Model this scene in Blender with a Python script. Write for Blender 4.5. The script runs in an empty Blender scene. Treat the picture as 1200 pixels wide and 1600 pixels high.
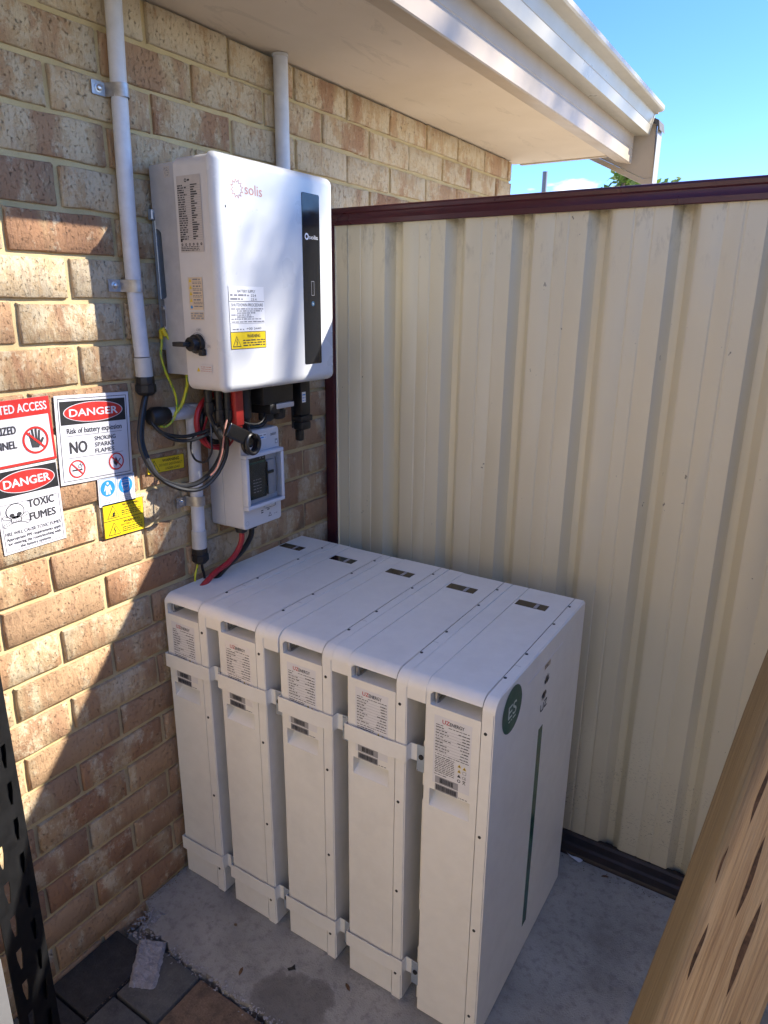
import bpy, bmesh, math, random
from mathutils import Vector, Matrix
R = math.radians
rnd = random.Random(7)
S = bpy.context.scene
COL = S.collection

# ------------------------------------------------------------------ camera
cd = bpy.data.cameras.new('camera'); cam = bpy.data.objects.new('camera', cd); COL.objects.link(cam)
cd.sensor_fit = 'HORIZONTAL'; cd.sensor_width = 36.0; cd.lens = 36.0 * 1077.7 / 1200.0
cd.clip_start = .02; cd.clip_end = 2000
r_, u_, f_ = (Vector((.84405604, .53618547, .00863422)), Vector((-.1625626, .24049422, .95694092)), Vector((-.51102134, .80911536, -.2901543)))
cam.matrix_world = Matrix(((r_.x, u_.x, -f_.x, 1.3224), (r_.y, u_.y, -f_.y, -.7775), (r_.z, u_.z, -f_.z, 1.5496), (0, 0, 0, 1)))
S.camera = cam

# ------------------------------------------------------------------ sky + sun
SUN = Vector((1.0, .81, .985)).normalized()          # towards the sun
ELEV = math.asin(SUN.z); AZ = math.atan2(SUN.x, SUN.y)
world = bpy.data.worlds.new('World'); S.world = world; world.use_nodes = True
nt = world.node_tree; nt.nodes.clear()
wo = nt.nodes.new('ShaderNodeOutputWorld'); bg = nt.nodes.new('ShaderNodeBackground')
sky = nt.nodes.new('ShaderNodeTexSky'); sky.sky_type = 'NISHITA'; sky.sun_disc = False
sky.sun_elevation = ELEV; sky.sun_rotation = AZ; sky.altitude = 2500; sky.air_density = 1.0; sky.dust_density = .2; sky.ozone_density = 3.0
bg.inputs['Strength'].default_value = .083
tc = nt.nodes.new('ShaderNodeTexCoord'); sep = nt.nodes.new('ShaderNodeSeparateXYZ')
nt.links.new(tc.outputs['Generated'], sep.inputs[0])
mp = nt.nodes.new('ShaderNodeMapping'); mp.inputs['Scale'].default_value = (9, 9, 26); mp.inputs['Location'].default_value = (.9, .25, .4)
nz = nt.nodes.new('ShaderNodeTexNoise'); nz.inputs['Scale'].default_value = 1.0; nz.inputs['Detail'].default_value = 6
nt.links.new(tc.outputs['Generated'], mp.inputs[0]); nt.links.new(mp.outputs[0], nz.inputs['Vector'])
def ramp(tree, stops, src):
    r = tree.nodes.new('ShaderNodeValToRGB'); e = r.color_ramp.elements
    while len(e) < len(stops): e.new(.5)
    for i, (p, c) in enumerate(stops):
        e[i].position = p; e[i].color = (c, c, c, 1) if not hasattr(c, '__len__') else (*c, 1)
    tree.links.new(src, r.inputs[0]); return r
band = ramp(nt, [(0, 0), (.1, 0), (.13, 1), (.17, 1), (.2, 0)], sep.outputs['Z'])
cl = ramp(nt, [(.62, 0), (.70, 1)], nz.outputs['Fac'])
mu = nt.nodes.new('ShaderNodeMath'); mu.operation = 'MULTIPLY'
nt.links.new(band.outputs[0], mu.inputs[0]); nt.links.new(cl.outputs[0], mu.inputs[1])
mx = nt.nodes.new('ShaderNodeMix'); mx.data_type = 'RGBA'
hs = nt.nodes.new('ShaderNodeHueSaturation'); hs.inputs['Saturation'].default_value = 1.18; hs.inputs['Value'].default_value = 1.0
nt.links.new(sky.outputs[0], hs.inputs['Color'])
tn = nt.nodes.new('ShaderNodeMix'); tn.data_type = 'RGBA'; tn.blend_type = 'MULTIPLY'; tn.inputs['Factor'].default_value = 1; tn.inputs['B'].default_value = (.84, .84, 1.0, 1)
nt.links.new(hs.outputs[0], tn.inputs['A'])
nt.links.new(mu.outputs[0], mx.inputs['Factor']); nt.links.new(tn.outputs['Result'], mx.inputs['A']); mx.inputs['B'].default_value = (5.0, 5.2, 5.4, 1)
nt.links.new(mx.outputs['Result'], bg.inputs['Color']); nt.links.new(bg.outputs[0], wo.inputs[0])
sl = bpy.data.lights.new('sun', 'SUN'); sl.energy = 2.7; sl.angle = R(.53); sl.color = (1, .93, .82)
so = bpy.data.objects.new('sun', sl); COL.objects.link(so); so.rotation_euler = SUN.to_track_quat('Z', 'Y').to_euler(); so.location = SUN * 30
S.view_settings.view_transform = 'Standard'; S.view_settings.look = 'None'; S.view_settings.gamma = 1
S.view_settings.use_curve_mapping = False; S.view_settings.exposure = 2.25
S.cycles.max_bounces = 8; S.cycles.diffuse_bounces = 5; S.cycles.use_denoising = True

# ------------------------------------------------------------------ materials
MATS = {}
class NT:
    """small node helper"""
    def __init__(s, name):
        s.m = bpy.data.materials.new(name); s.m.use_nodes = True; s.t = s.m.node_tree
        s.b = s.t.nodes['Principled BSDF']; s.g = None
    def new(s, t, **k):
        n = s.t.nodes.new(t)
        for a, v in k.items(): setattr(n, a, v)
        return n
    def link(s, a, b): s.t.links.new(a, b)
    def pos(s):
        if not s.g: s.g = s.new('ShaderNodeNewGeometry').outputs['Position']
        return s.g
    def scaled(s, src, sc, loc=None):
        n = s.new('ShaderNodeMapping'); n.inputs['Scale'].default_value = sc
        s.link(src, n.inputs[0])
        if loc is not None: s.link(loc, n.inputs['Location'])
        return n.outputs[0]
    def noise(s, vec, sc, det=4, rough=.55, dist=0):
        n = s.new('ShaderNodeTexNoise'); n.inputs['Scale'].default_value = sc; n.inputs['Detail'].default_value = det
        n.inputs['Roughness'].default_value = rough; n.inputs['Distortion'].default_value = dist
        s.link(vec, n.inputs['Vector']); return n.outputs['Fac']
    def ramp(s, src, stops): return ramp(s.t, stops, src).outputs[0]
    def math(s, op, a, b=None):
        n = s.new('ShaderNodeMath'); n.operation = op
        for i, v in ((0, a), (1, b)):
            if v is None: continue
            if isinstance(v, (int, float)): n.inputs[i].default_value = v
            else: s.link(v, n.inputs[i])
        return n.outputs[0]
    def mix(s, fac, a, b, mode='MIX'):
        n = s.new('ShaderNodeMix'); n.data_type = 'RGBA'; n.blend_type = mode
        for k, v in (('Factor', fac), ('A', a), ('B', b)):
            if isinstance(v, (int, float)): n.inputs[k].default_value = v
            elif isinstance(v, tuple): n.inputs[k].default_value = (*v, 1)
            else: s.link(v, n.inputs[k])
        return n.outputs['Result']
    def col(s, v):
        if isinstance(v, tuple): s.b.inputs['Base Color'].default_value = (*v, 1)
        else: s.link(v, s.b.inputs['Base Color'])
    def rough(s, v):
        if isinstance(v, (int, float)): s.b.inputs['Roughness'].default_value = v
        else: s.link(v, s.b.inputs['Roughness'])
    def bump(s, h, strength=.5, dist=.002):
        n = s.new('ShaderNodeBump'); n.inputs['Strength'].default_value = strength; n.inputs['Distance'].default_value = dist
        s.link(h, n.inputs['Height']); s.link(n.outputs[0], s.b.inputs['Normal'])
def plain(name, c, rough=.5, metal=0, var=.06, sc=60, bump=0, dirt=0, spec=None):
    k = NT(name); n = k.noise(k.pos(), sc, 5)
    lo = tuple(x * (1 - var * 2) for x in c); hi = tuple(min(1, x * (1 + var)) for x in c)
    cc = k.ramp(n, [(.3, lo), (.7, hi)])
    if dirt:
        d = k.ramp(k.noise(k.pos(), 9, 8, .65), [(.5, 0.0), (.78, dirt)])
        cc = k.mix(d, cc, tuple(x * .45 for x in c))
    k.col(cc); k.rough(k.ramp(k.noise(k.pos(), sc * .4, 4), [(.3, max(.02, rough - .07)), (.7, min(1, rough + .09))]))
    k.b.inputs['Metallic'].default_value = metal
    if spec is not None: k.b.inputs['Specular IOR Level'].default_value = spec
    if bump: k.bump(k.noise(k.pos(), sc * 5, 4), bump, .001)
    MATS[name] = k.m; return k.m
plain('white_paint', (.83, .815, .755), .38, var=.018, sc=30, bump=.07, dirt=.14)
plain('inverter_white', (.60, .61, .62), .3, var=.01, sc=20, bump=.03)
plain('inverter_grey', (.62, .605, .59), .42, var=.015, sc=40, bump=.05)
plain('heatsink_grey', (.50, .50, .52), .35, metal=.25, var=.05, sc=40, bump=.08)
plain('pvc', (.56, .58, .63), .36, var=.05, sc=35, dirt=.3)
plain('pvc_collar', (.50, .50, .49), .4, var=.04, sc=35, dirt=.1)
plain('black_plastic', (.012, .012, .013), .42, var=.2, sc=50, bump=.05)
plain('black_cable', (.010, .010, .011), .36, var=.2, sc=40)
plain('gloss_black', (.010, .010, .011), .16, var=.1, sc=30)
plain('red_cable', (.36, .018, .024), .4, var=.1, sc=40)
plain('red_plastic', (.36, .022, .018), .42, var=.1, sc=40)
plain('galv', (.40, .40, .41), .38, metal=.75, var=.15, sc=60, dirt=.25)
plain('steel_bolt', (.55, .55, .56), .28, metal=.9, var=.1)
plain('silver_strap', (.40, .47, .56), .32, metal=.45, var=.06)
plain('sign_white', (.58, .575, .615), .45, var=.015, sc=40, dirt=.06)
plain('sign_black', (.012, .012, .014), .5, var=.1)
plain('sign_red', (.50, .022, .018), .45, var=.05)
plain('sign_blue', (.02, .24, .62), .45, var=.05)
plain('sign_yellow', (.72, .52, .01), .42, var=.04, dirt=.08)
plain('ink', (.03, .03, .035), .55, var=.05)
plain('ink_soft', (.22, .22, .24), .6, var=.05)
plain('ink_grey', (.30, .30, .31), .6, var=.05)
plain('logo_red', (.50, .05, .07), .5, var=.05)
plain('logo_coral', (.47, .22, .17), .5, var=.05)
plain('label_silver', (.50, .46, .43), .4, var=.03)
plain('label_beige', (.62, .50, .36), .45, var=.04)
plain('label_white', (.74, .74, .75), .4, var=.015)
plain('label_white_lit', (.82, .79, .76), .3, var=.015)  # second cabinet's plate: the light it catches is put into this white
plain('barcode_grey', (.34, .34, .36), .5, var=.05)
plain('screen_black', (.012, .013, .016), .12, var=.1)
plain('dark_window', (.028, .024, .02), .08, var=.5, sc=60)
plain('green_sticker', (.006, .085, .062), .4, var=.06)
plain('es_text', (.60, .70, .63), .5, var=.03)
plain('green_strip', (.02, .12, .08), .22, var=.25, sc=25)
plain('slot_shadow', (.05, .05, .05), .6)
plain('maroon', (.075, .016, .022), .33, var=.08, sc=20, dirt=.25)
plain('fascia', (.39, .315, .235), .42, var=.03, sc=15, dirt=.08)
plain('gutter', (.35, .32, .26), .32, var=.03, sc=15, dirt=.18)
plain('display_blue', (.03, .09, .17), .3)
plain('panel_grey', (.12, .12, .125), .5, var=.03)
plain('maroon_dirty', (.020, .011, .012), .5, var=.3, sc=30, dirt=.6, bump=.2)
plain('dark_tile', (.06, .06, .065), .7, var=.2)
plain('roof_steel', (.35, .33, .31), .5, var=.1)
plain('black_steel', (.006, .0062, .0072), .55, var=.25, sc=50, dirt=.2, spec=.25)
plain('enclosure_grey', (.60, .60, .61), .38, var=.015, sc=30, bump=.04)
plain('breaker_dark', (.035, .042, .04), .4, var=.15)
plain('breaker_green', (.02, .10, .07), .4, var=.1)
plain('breaker_grey', (.40, .40, .42), .4, var=.04)
plain('paper', (.66, .68, .74), .6, var=.06, sc=50)
plain('bark', (.12, .09, .065), .9, var=.3, bump=.4)
plain('pole_grey', (.14, .15, .17), .5, var=.1)
plain('sand', (.48, .43, .35), .95, var=.12, sc=14, bump=.4)
plain('bounce_cream', (.68, .63, .53), .9, var=.06, sc=12, bump=.3)
plain('crack_brown', (.14, .075, .036), .85, var=.3, sc=80)
def glass():
    k = NT('clear_plastic'); k.col((.93, .95, .96)); k.rough(.06)
    k.b.inputs['Transmission Weight'].default_value = 1.0; k.b.inputs['IOR'].default_value = 1.2
    MATS['clear'] = k.m
glass()
plain('frame_clear', (.58, .61, .68), .2, var=.02)
def earth_wire():
    k = NT('earth_wire')
    w = k.new('ShaderNodeTexCoord'); n = k.noise(k.scaled(k.pos(), (30, 30, 6)), 3.0, 2)
    k.col(k.ramp(n, [(.45, (.55, .55, .02)), (.52, (.55, .55, .02)), (.56, (.05, .26, .05)), (.62, (.5, .5, .03))])); k.rough(.38); MATS['earth'] = k.m
earth_wire()
def m_brick():
    k = NT('brick_face')
    oi = k.new('ShaderNodeObjectInfo').outputs['Random']
    comb = k.new('ShaderNodeCombineXYZ')
    for i, f in enumerate((37.0, 91.0, 53.0)): k.link(k.math('MULTIPLY', oi, f), comb.inputs[i])
    off = comb.outputs[0]; P = k.pos()
    flash = k.noise(k.scaled(P, (1, 11, 3.5), off), 1.0, 3, .5, .4)                 # kiln flash: soft vertical bands along the brick
    wash = k.noise(k.scaled(P, (1, 1, .8), off), 30, 12, .78)                    # cream slurry wash
    fine = k.noise(k.scaled(P, (1, 1, .75), off), 170, 5, .7)
    streak = k.noise(k.scaled(P, (1, 1, .22), off), 95, 5, .6)
    # brick body colour: red-brown to orange-tan by brick
    h = k.math('FRACT', k.math('MULTIPLY', oi, 7.31))
    red = k.ramp(h, [(0, (.33, .175, .092)), (.3, (.385, .23, .125)), (.7, (.44, .285, .16)), (1, (.31, .175, .10))])
    pale = k.ramp(h, [(0, (.43, .29, .155)), (.5, (.50, .375, .225)), (1, (.45, .32, .18))])
    bias = k.math('MULTIPLY', k.math('SUBTRACT', k.math('FRACT', k.math('MULTIPLY', oi, 13.7)), .5), .19)
    sep_ = k.new('ShaderNodeSeparateXYZ'); k.link(P, sep_.inputs[0])
    hz = k.math('MULTIPLY', k.math('SUBTRACT', sep_.outputs[2], 1.15), .08)       # the pale bricks are commoner higher up
    f1 = k.math('ADD', k.math('ADD', flash, bias), hz)
    c = k.mix(k.ramp(f1, [(.44, 0.0), (.56, 1.0)]), red, pale)
    amt = k.math('ADD', wash, k.math('MULTIPLY', k.math('SUBTRACT', f1, .5), .5))
    c = k.mix(k.ramp(amt, [(.50, 0.0), (.585, .72)]), c, (.57, .48, .335))
    c = k.mix(k.ramp(streak, [(.56, 0.0), (.70, .45)]), c, (.22, .115, .075))
    c = k.mix(k.ramp(fine, [(.60, 0.0), (.69, .6)]), c, (.14, .09, .055))
    c = k.mix(k.ramp(fine, [(.26, .35), (.36, 0.0)]), c, (.66, .60, .50))
    k.col(c); k.rough(.88)
    pits = k.ramp(fine, [(.58, 1.0), (.72, 0.0)])
    hgt = k.math('ADD', k.math('MULTIPLY', pits, .6), k.math('ADD', k.math('MULTIPLY', wash, .9), k.math('MULTIPLY', streak, .5)))
    k.bump(hgt, 1.0, .006); MATS['brick'] = k.m
m_brick()
def m_mortar():
    k = NT('mortar'); n = k.noise(k.pos(), 14, 6); g = k.noise(k.pos(), 420, 4, .7)
    c = k.ramp(n, [(.3, (.50, .385, .19)), (.7, (.59, .475, .26))])
    c = k.mix(k.ramp(g, [(.55, 0.0), (.7, .5)]), c, (.30, .22, .11))
    k.col(c); k.rough(.95); k.bump(k.math('ADD', g, n), .6, .002); MATS['mortar'] = k.m
m_mortar()
def m_fence():
    k = NT('cream_sheet'); P = k.pos(); sp = k.new('ShaderNodeSeparateXYZ'); k.link(P, sp.inputs[0])
    c = k.ramp(k.noise(k.scaled(P, (8, 1, .7)), 1.0, 4), [(.3, (.645, .59, .43)), (.7, (.69, .635, .47))])
    # mould and cobweb grime close under the cap, splash specks near the ground
    top = k.math('MULTIPLY', k.ramp(sp.outputs[2], [(0, 0.0), (.01, 0.0)]), 1.0)
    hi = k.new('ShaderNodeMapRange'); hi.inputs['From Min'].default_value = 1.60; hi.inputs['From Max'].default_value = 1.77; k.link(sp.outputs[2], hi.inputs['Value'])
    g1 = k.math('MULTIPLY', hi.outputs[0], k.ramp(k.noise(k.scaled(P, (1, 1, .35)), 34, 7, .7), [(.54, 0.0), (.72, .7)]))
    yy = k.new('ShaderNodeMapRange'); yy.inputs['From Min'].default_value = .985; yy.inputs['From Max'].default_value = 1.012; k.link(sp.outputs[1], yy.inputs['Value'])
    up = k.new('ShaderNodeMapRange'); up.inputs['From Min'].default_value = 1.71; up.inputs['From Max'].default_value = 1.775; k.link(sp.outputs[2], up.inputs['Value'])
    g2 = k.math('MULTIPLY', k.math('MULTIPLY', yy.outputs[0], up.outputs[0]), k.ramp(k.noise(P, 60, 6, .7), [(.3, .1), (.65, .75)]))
    lo = k.new('ShaderNodeMapRange'); lo.inputs['From Min'].default_value = .50; lo.inputs['From Max'].default_value = .05; k.link(sp.outputs[2], lo.inputs['Value'])
    spk = k.ramp(k.noise(k.scaled(P, (1, 1, 1.9)), 150, 3, .6), [(.60, 0.0), (.64, .85)])
    blot = k.ramp(k.noise(P, 9, 3), [(.44, 0.0), (.6, 1.0)])
    g3 = k.math('MULTIPLY', k.math('MULTIPLY', lo.outputs[0], spk), blot)
    rare = k.math('MULTIPLY', k.ramp(k.noise(k.scaled(P, (1, 1, .8)), 75, 2), [(.725, 0.0), (.745, .7)]), k.ramp(k.noise(P, 5, 2), [(.56, 0.0), (.64, 1.0)]))
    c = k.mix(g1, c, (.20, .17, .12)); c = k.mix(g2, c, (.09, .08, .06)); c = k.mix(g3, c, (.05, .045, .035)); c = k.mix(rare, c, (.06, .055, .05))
    film = k.new('ShaderNodeMapRange'); film.inputs['From Min'].default_value = .35; film.inputs['From Max'].default_value = 0; k.link(sp.outputs[2], film.inputs['Value'])
    c = k.mix(k.math('MULTIPLY', film.outputs[0], .35), c, (.25, .23, .18))
    k.col(c); k.rough(k.ramp(k.noise(P, 20, 4), [(.3, .34), (.7, .5)])); MATS['fence'] = k.m
m_fence()
def m_concrete():
    k = NT('slab_concrete'); P = k.pos()
    a = k.noise(P, 5, 8, .6); b = k.noise(P, 45, 6, .65); d = k.noise(P, 260, 3, .7)
    c = k.ramp(a, [(.28, (.21, .20, .18)), (.45, (.335, .325, .295)), (.6, (.40, .385, .35)), (.75, (.48, .465, .425))])
    c = k.mix(k.ramp(b, [(.5, 0.0), (.66, .6)]), c, (.20, .19, .175))
    c = k.mix(k.ramp(k.noise(P, 3.1, 5, .55, .8), [(.66, 0.0), (.72, .3)]), c, (.15, .14, .125))
    sx = k.new('ShaderNodeSeparateXYZ'); k.link(P, sx.inputs[0])
    dd = k.math('SQRT', k.math('ADD', k.math('POWER', k.math('MULTIPLY', k.math('SUBTRACT', sx.outputs[0], .51), .8), 2), k.math('POWER', k.math('SUBTRACT', sx.outputs[1], .125), 2)))
    dd = k.math('ADD', dd, k.math('MULTIPLY', k.math('SUBTRACT', k.noise(P, 14, 5), .5), .12))
    c = k.mix(k.ramp(dd, [(.055, .62), (.075, .5), (.085, 0.0)]), c, (.10, .09, .08))   # damp patches
    c = k.mix(k.ramp(d, [(.66, 0.0), (.74, .6)]), c, (.46, .45, .43))
    c = k.mix(k.ramp(d, [(.22, .7), (.31, 0.0)]), c, (.08, .08, .08))
    k.col(c); k.rough(k.ramp(b, [(.3, .6), (.7, .9)])); k.bump(k.math('ADD', b, d), .8, .0035); MATS['concrete'] = k.m
m_concrete()
def m_paver(name, c0, c1, c2):
    k = NT(name); P = k.pos(); a = k.noise(P, 24, 10, .78); d = k.noise(P, 230, 5, .75)
    c = k.ramp(a, [(.32, c0), (.5, c1), (.7, c2)])
    c = k.mix(k.ramp(d, [(.56, 0.0), (.68, .6)]), c, tuple(min(1, x * 2.0) for x in c1)); c = k.mix(k.ramp(d, [(.25, .6), (.36, 0.0)]), c, tuple(x * .4 for x in c0))
    k.col(c); k.rough(.85); k.bump(k.math('ADD', a, k.math('MULTIPLY', d, .8)), 1.0, .006); MATS[name] = k.m
m_paver('paver_grey', (.085, .085, .08), (.13, .13, .12), (.19, .185, .17))
m_paver('paver_dark', (.028, .026, .026), (.042, .040, .040), (.07, .066, .064))
m_paver('paver_tan', (.07, .055, .042), (.23, .155, .105), (.33, .23, .16))
m_paver('soil', (.05, .042, .034), (.09, .075, .06), (.16, .14, .11))
m_paver('rubble', (.30, .29, .30), (.42, .41, .43), (.55, .54, .57))
def m_soffit():
    k = NT('soffit_board'); P = k.pos()
    c = k.ramp(k.noise(P, 4, 4), [(.3, (.56, .47, .36)), (.7, (.62, .53, .42))])
    st = k.ramp(k.noise(k.scaled(P, (5, 1.1, 1)), 2.2, 7, .62, 1.2), [(.60, 0.0), (.63, .22), (.66, .03), (.74, .15)])
    c = k.mix(st, c, (.25, .20, .15)); c = k.mix(k.ramp(k.noise(P, 120, 2), [(.75, 0.0), (.78, .6)]), c, (.12, .1, .08))
    k.col(c); k.rough(.8); k.bump(k.noise(P, 30, 5), .12, .002); MATS['soffit'] = k.m
m_soffit()
def m_wood():
    k = NT('weathered_pine'); t = k.new('ShaderNodeTexCoord').outputs['Object']
    warp = k.noise(k.scaled(t, (9, 9, 1.0)), 1.2, 3)
    g = k.noise(k.scaled(t, (62, 62, 1.6)), 1.0, 8, .68, .9); g2 = k.noise(k.scaled(t, (330, 330, 4.5)), 1.0, 5, .65)
    c = k.ramp(g, [(.30, (.34, .18, .07)), (.44, (.58, .36, .155)), (.58, (.70, .48, .24)), (.72, (.54, .33, .14))])
    c = k.mix(k.ramp(g2, [(.46, 0.0), (.66, .7)]), c, (.26, .14, .058))
    c = k.mix(k.ramp(warp, [(.45, 0.0), (.7, .4)]), c, (.55, .38, .21))
    sp = k.new('ShaderNodeSeparateXYZ'); k.link(t, sp.inputs[0])
    gr = k.new('ShaderNodeMapRange'); gr.inputs['From Min'].default_value = .026; gr.inputs['From Max'].default_value = .004
    k.link(k.math('ADD', sp.outputs[0], k.math('MULTIPLY', k.math('SUBTRACT', k.noise(k.scaled(t, (14, 14, 3)), 1.0, 4), .5), .03)), gr.inputs['Value'])
    c = k.mix(k.math('MULTIPLY', gr.outputs[0], .8), c, (.12, .105, .062))                                   # greenish grey towards the narrow face
    lens = k.noise(k.scaled(t, (22, 22, 3.0)), 1.0, 1.5, .4)
    c = k.mix(k.ramp(lens, [(.70, 0.0), (.72, .9)]), c, (.075, .042, .025))                              # dark lens-shaped checks
    k.col(c); k.rough(.78); k.bump(k.math('ADD', g, k.math('MULTIPLY', g2, 1.2)), .8, .002); MATS['wood'] = k.m
m_wood()
def m_leaf():
    k = NT('leaf'); oi = k.noise(k.pos(), 9, 3)
    k.col(k.ramp(oi, [(.3, (.05, .11, .018)), (.52, (.12, .20, .035)), (.66, (.24, .25, .06)), (.74, (.30, .13, .08))])); k.rough(.5)
    
    tr = k.new('ShaderNodeBsdfTranslucent'); tr.inputs[0].default_value = (.22, .32, .05, 1); ms = k.new('ShaderNodeMixShader'); ms.inputs[0].default_value = .45
    k.link(k.b.outputs[0], ms.inputs[1]); k.link(tr.outputs[0], ms.inputs[2]); k.link(ms.outputs[0], k.t.nodes['Material Output'].inputs[0]); MATS['leaf'] = k.m
m_leaf()

# ------------------------------------------------------------------ object helpers
def wloc(o):
    v = Vector((0, 0, 0))
    while o is not None: v += o.location; o = o.parent
    return v
def tag(o, label=None, cat=None, group=None, kind=None):
    if label: o['label'] = label
    if cat: o['category'] = cat
    if group: o['group'] = group
    if kind: o['kind'] = kind
    return o
def thing(name, label, cat, loc, group=None):
    o = bpy.data.objects.new(name, None); o.empty_display_size = .05; COL.objects.link(o); o.location = loc
    return tag(o, label, cat, group)
def obj(name, bm, mats, parent=None, smooth=True, angle=35, origin=None):
    """bm is in world coordinates"""
    me = bpy.data.meshes.new(name)
    o = wloc(parent) if parent is not None else Vector(origin or (0, 0, 0))
    bmesh.ops.translate(bm, verts=bm.verts, vec=-o)
    bmesh.ops.recalc_face_normals(bm, faces=bm.faces) if getattr(bm, 'fixn', True) is True and not bm.faces.layers.int.get('keepn') else None
    bm.to_mesh(me); bm.free()
    if not isinstance(mats, (list, tuple)): mats = [mats]
    for m in mats: me.materials.append(MATS[m] if isinstance(m, str) else m)
    if smooth:
        me.polygons.foreach_set('use_smooth', [True] * len(me.polygons))
        if angle < 180: me.set_sharp_from_angle(angle=R(angle))
    ob = bpy.data.objects.new(name, me); COL.objects.link(ob)
    if parent is not None: ob.parent = parent
    elif origin is not None: ob.location = o
    return ob
def NB(): return bmesh.new()
def box(bm, x0, x1, y0, y1, z0, z1, bev=0, seg=2, mi=0, edges=None):
    r = bmesh.ops.create_cube(bm, size=1)
    vs = r['verts']
    for v in vs: v.co = Vector((x0 + (v.co.x + .5) * (x1 - x0), y0 + (v.co.y + .5) * (y1 - y0), z0 + (v.co.z + .5) * (z1 - z0)))
    fs = set(f for v in vs for f in v.link_faces)
    for f in fs: f.material_index = mi
    if bev:
        es = list(set(e for v in vs for e in v.link_edges))
        if edges: es = [e for e in es if edges(e)]
        rr = bmesh.ops.bevel(bm, geom=es, offset=bev, segments=seg, profile=.5, affect='EDGES')
        for f in rr['faces']: f.material_index = mi
    return vs
def tube(bm, pts, r, n=10, cap=True, mi=0, sub=0):
    P = [Vector(p) for p in pts]
    if sub:                                                             # Catmull-Rom
        Q = []
        for i in range(len(P) - 1):
            a, b, c, d = P[max(i - 1, 0)], P[i], P[i + 1], P[min(i + 2, len(P) - 1)]
            for k in range(sub):
                t = k / sub
                Q.append(.5 * ((2 * b) + (c - a) * t + (2 * a - 5 * b + 4 * c - d) * t * t + (3 * b - a - 3 * c + d) * t ** 3))
        Q.append(P[-1]); P = Q
    rs = r if hasattr(r, '__len__') else [r] * len(P)
    if len(rs) != len(P): rs = [rs[0] + (rs[-1] - rs[0]) * i / (len(P) - 1) for i in range(len(P))]
    up = Vector((0.3, 0.2, 1)); rings = []; prev = None
    for i, p in enumerate(P):
        t = (P[min(i + 1, len(P) - 1)] - P[max(i - 1, 0)]).normalized()
        a = prev if prev is not None else up
        x = (a - t * a.dot(t))
        if x.length < 1e-4: x = Vector((1, 0, 0)) - t * t.x
        x.normalize(); prev = x; y = t.cross(x)
        rings.append([bm.verts.new(p + (x * math.cos(2 * math.pi * k / n) + y * math.sin(2 * math.pi * k / n)) * rs[i]) for k in range(n)])
    for i in range(len(rings) - 1):
        for k in range(n):
            f = bm.faces.new((rings[i][k], rings[i][(k + 1) % n], rings[i + 1][(k + 1) % n], rings[i + 1][k])); f.material_index = mi
    if cap:
        for q in (rings[0][::-1], rings[-1]): bm.faces.new(q).material_index = mi
def cyl(bm, a, b, r, n=16, mi=0): tube(bm, [a, b], r, n, True, mi)
def stepped(bm, a, d, prof, n=14, mi=0):
    """turned shape along d: prof = (distance, radius)"""
    a = Vector(a); d = Vector(d).normalized(); x = d.orthogonal().normalized(); y = d.cross(x); rings = []
    for s, r in prof: rings.append([bm.verts.new(a + d * s + (x * math.cos(2 * math.pi * k / n) + y * math.sin(2 * math.pi * k / n)) * r) for k in range(n)])
    for i in range(len(rings) - 1):
        for k in range(n): bm.faces.new((rings[i][k], rings[i][(k + 1) % n], rings[i + 1][(k + 1) % n], rings[i + 1][k])).material_index = mi
    bm.faces.new(rings[0][::-1]).material_index = mi; bm.faces.new(rings[-1]).material_index = mi
def prism(bm, poly, axis, a0, a1, mi=0):
    """extrude a 2-D polygon; axis x: poly=(y,z); y: poly=(x,z); z: poly=(x,y)"""
    def p(c, a): return {'x': (a, c[0], c[1]), 'y': (c[0], a, c[1]), 'z': (c[0], c[1], a)}[axis]
    A = [bm.verts.new(p(c, a0)) for c in poly]; B = [bm.verts.new(p(c, a1)) for c in poly]; n = len(poly)
    for i in range(n): bm.faces.new((A[i], A[(i + 1) % n], B[(i + 1) % n], B[i])).material_index = mi
    bm.faces.new(A[::-1]).material_index = mi; bm.faces.new(B).material_index = mi
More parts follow.
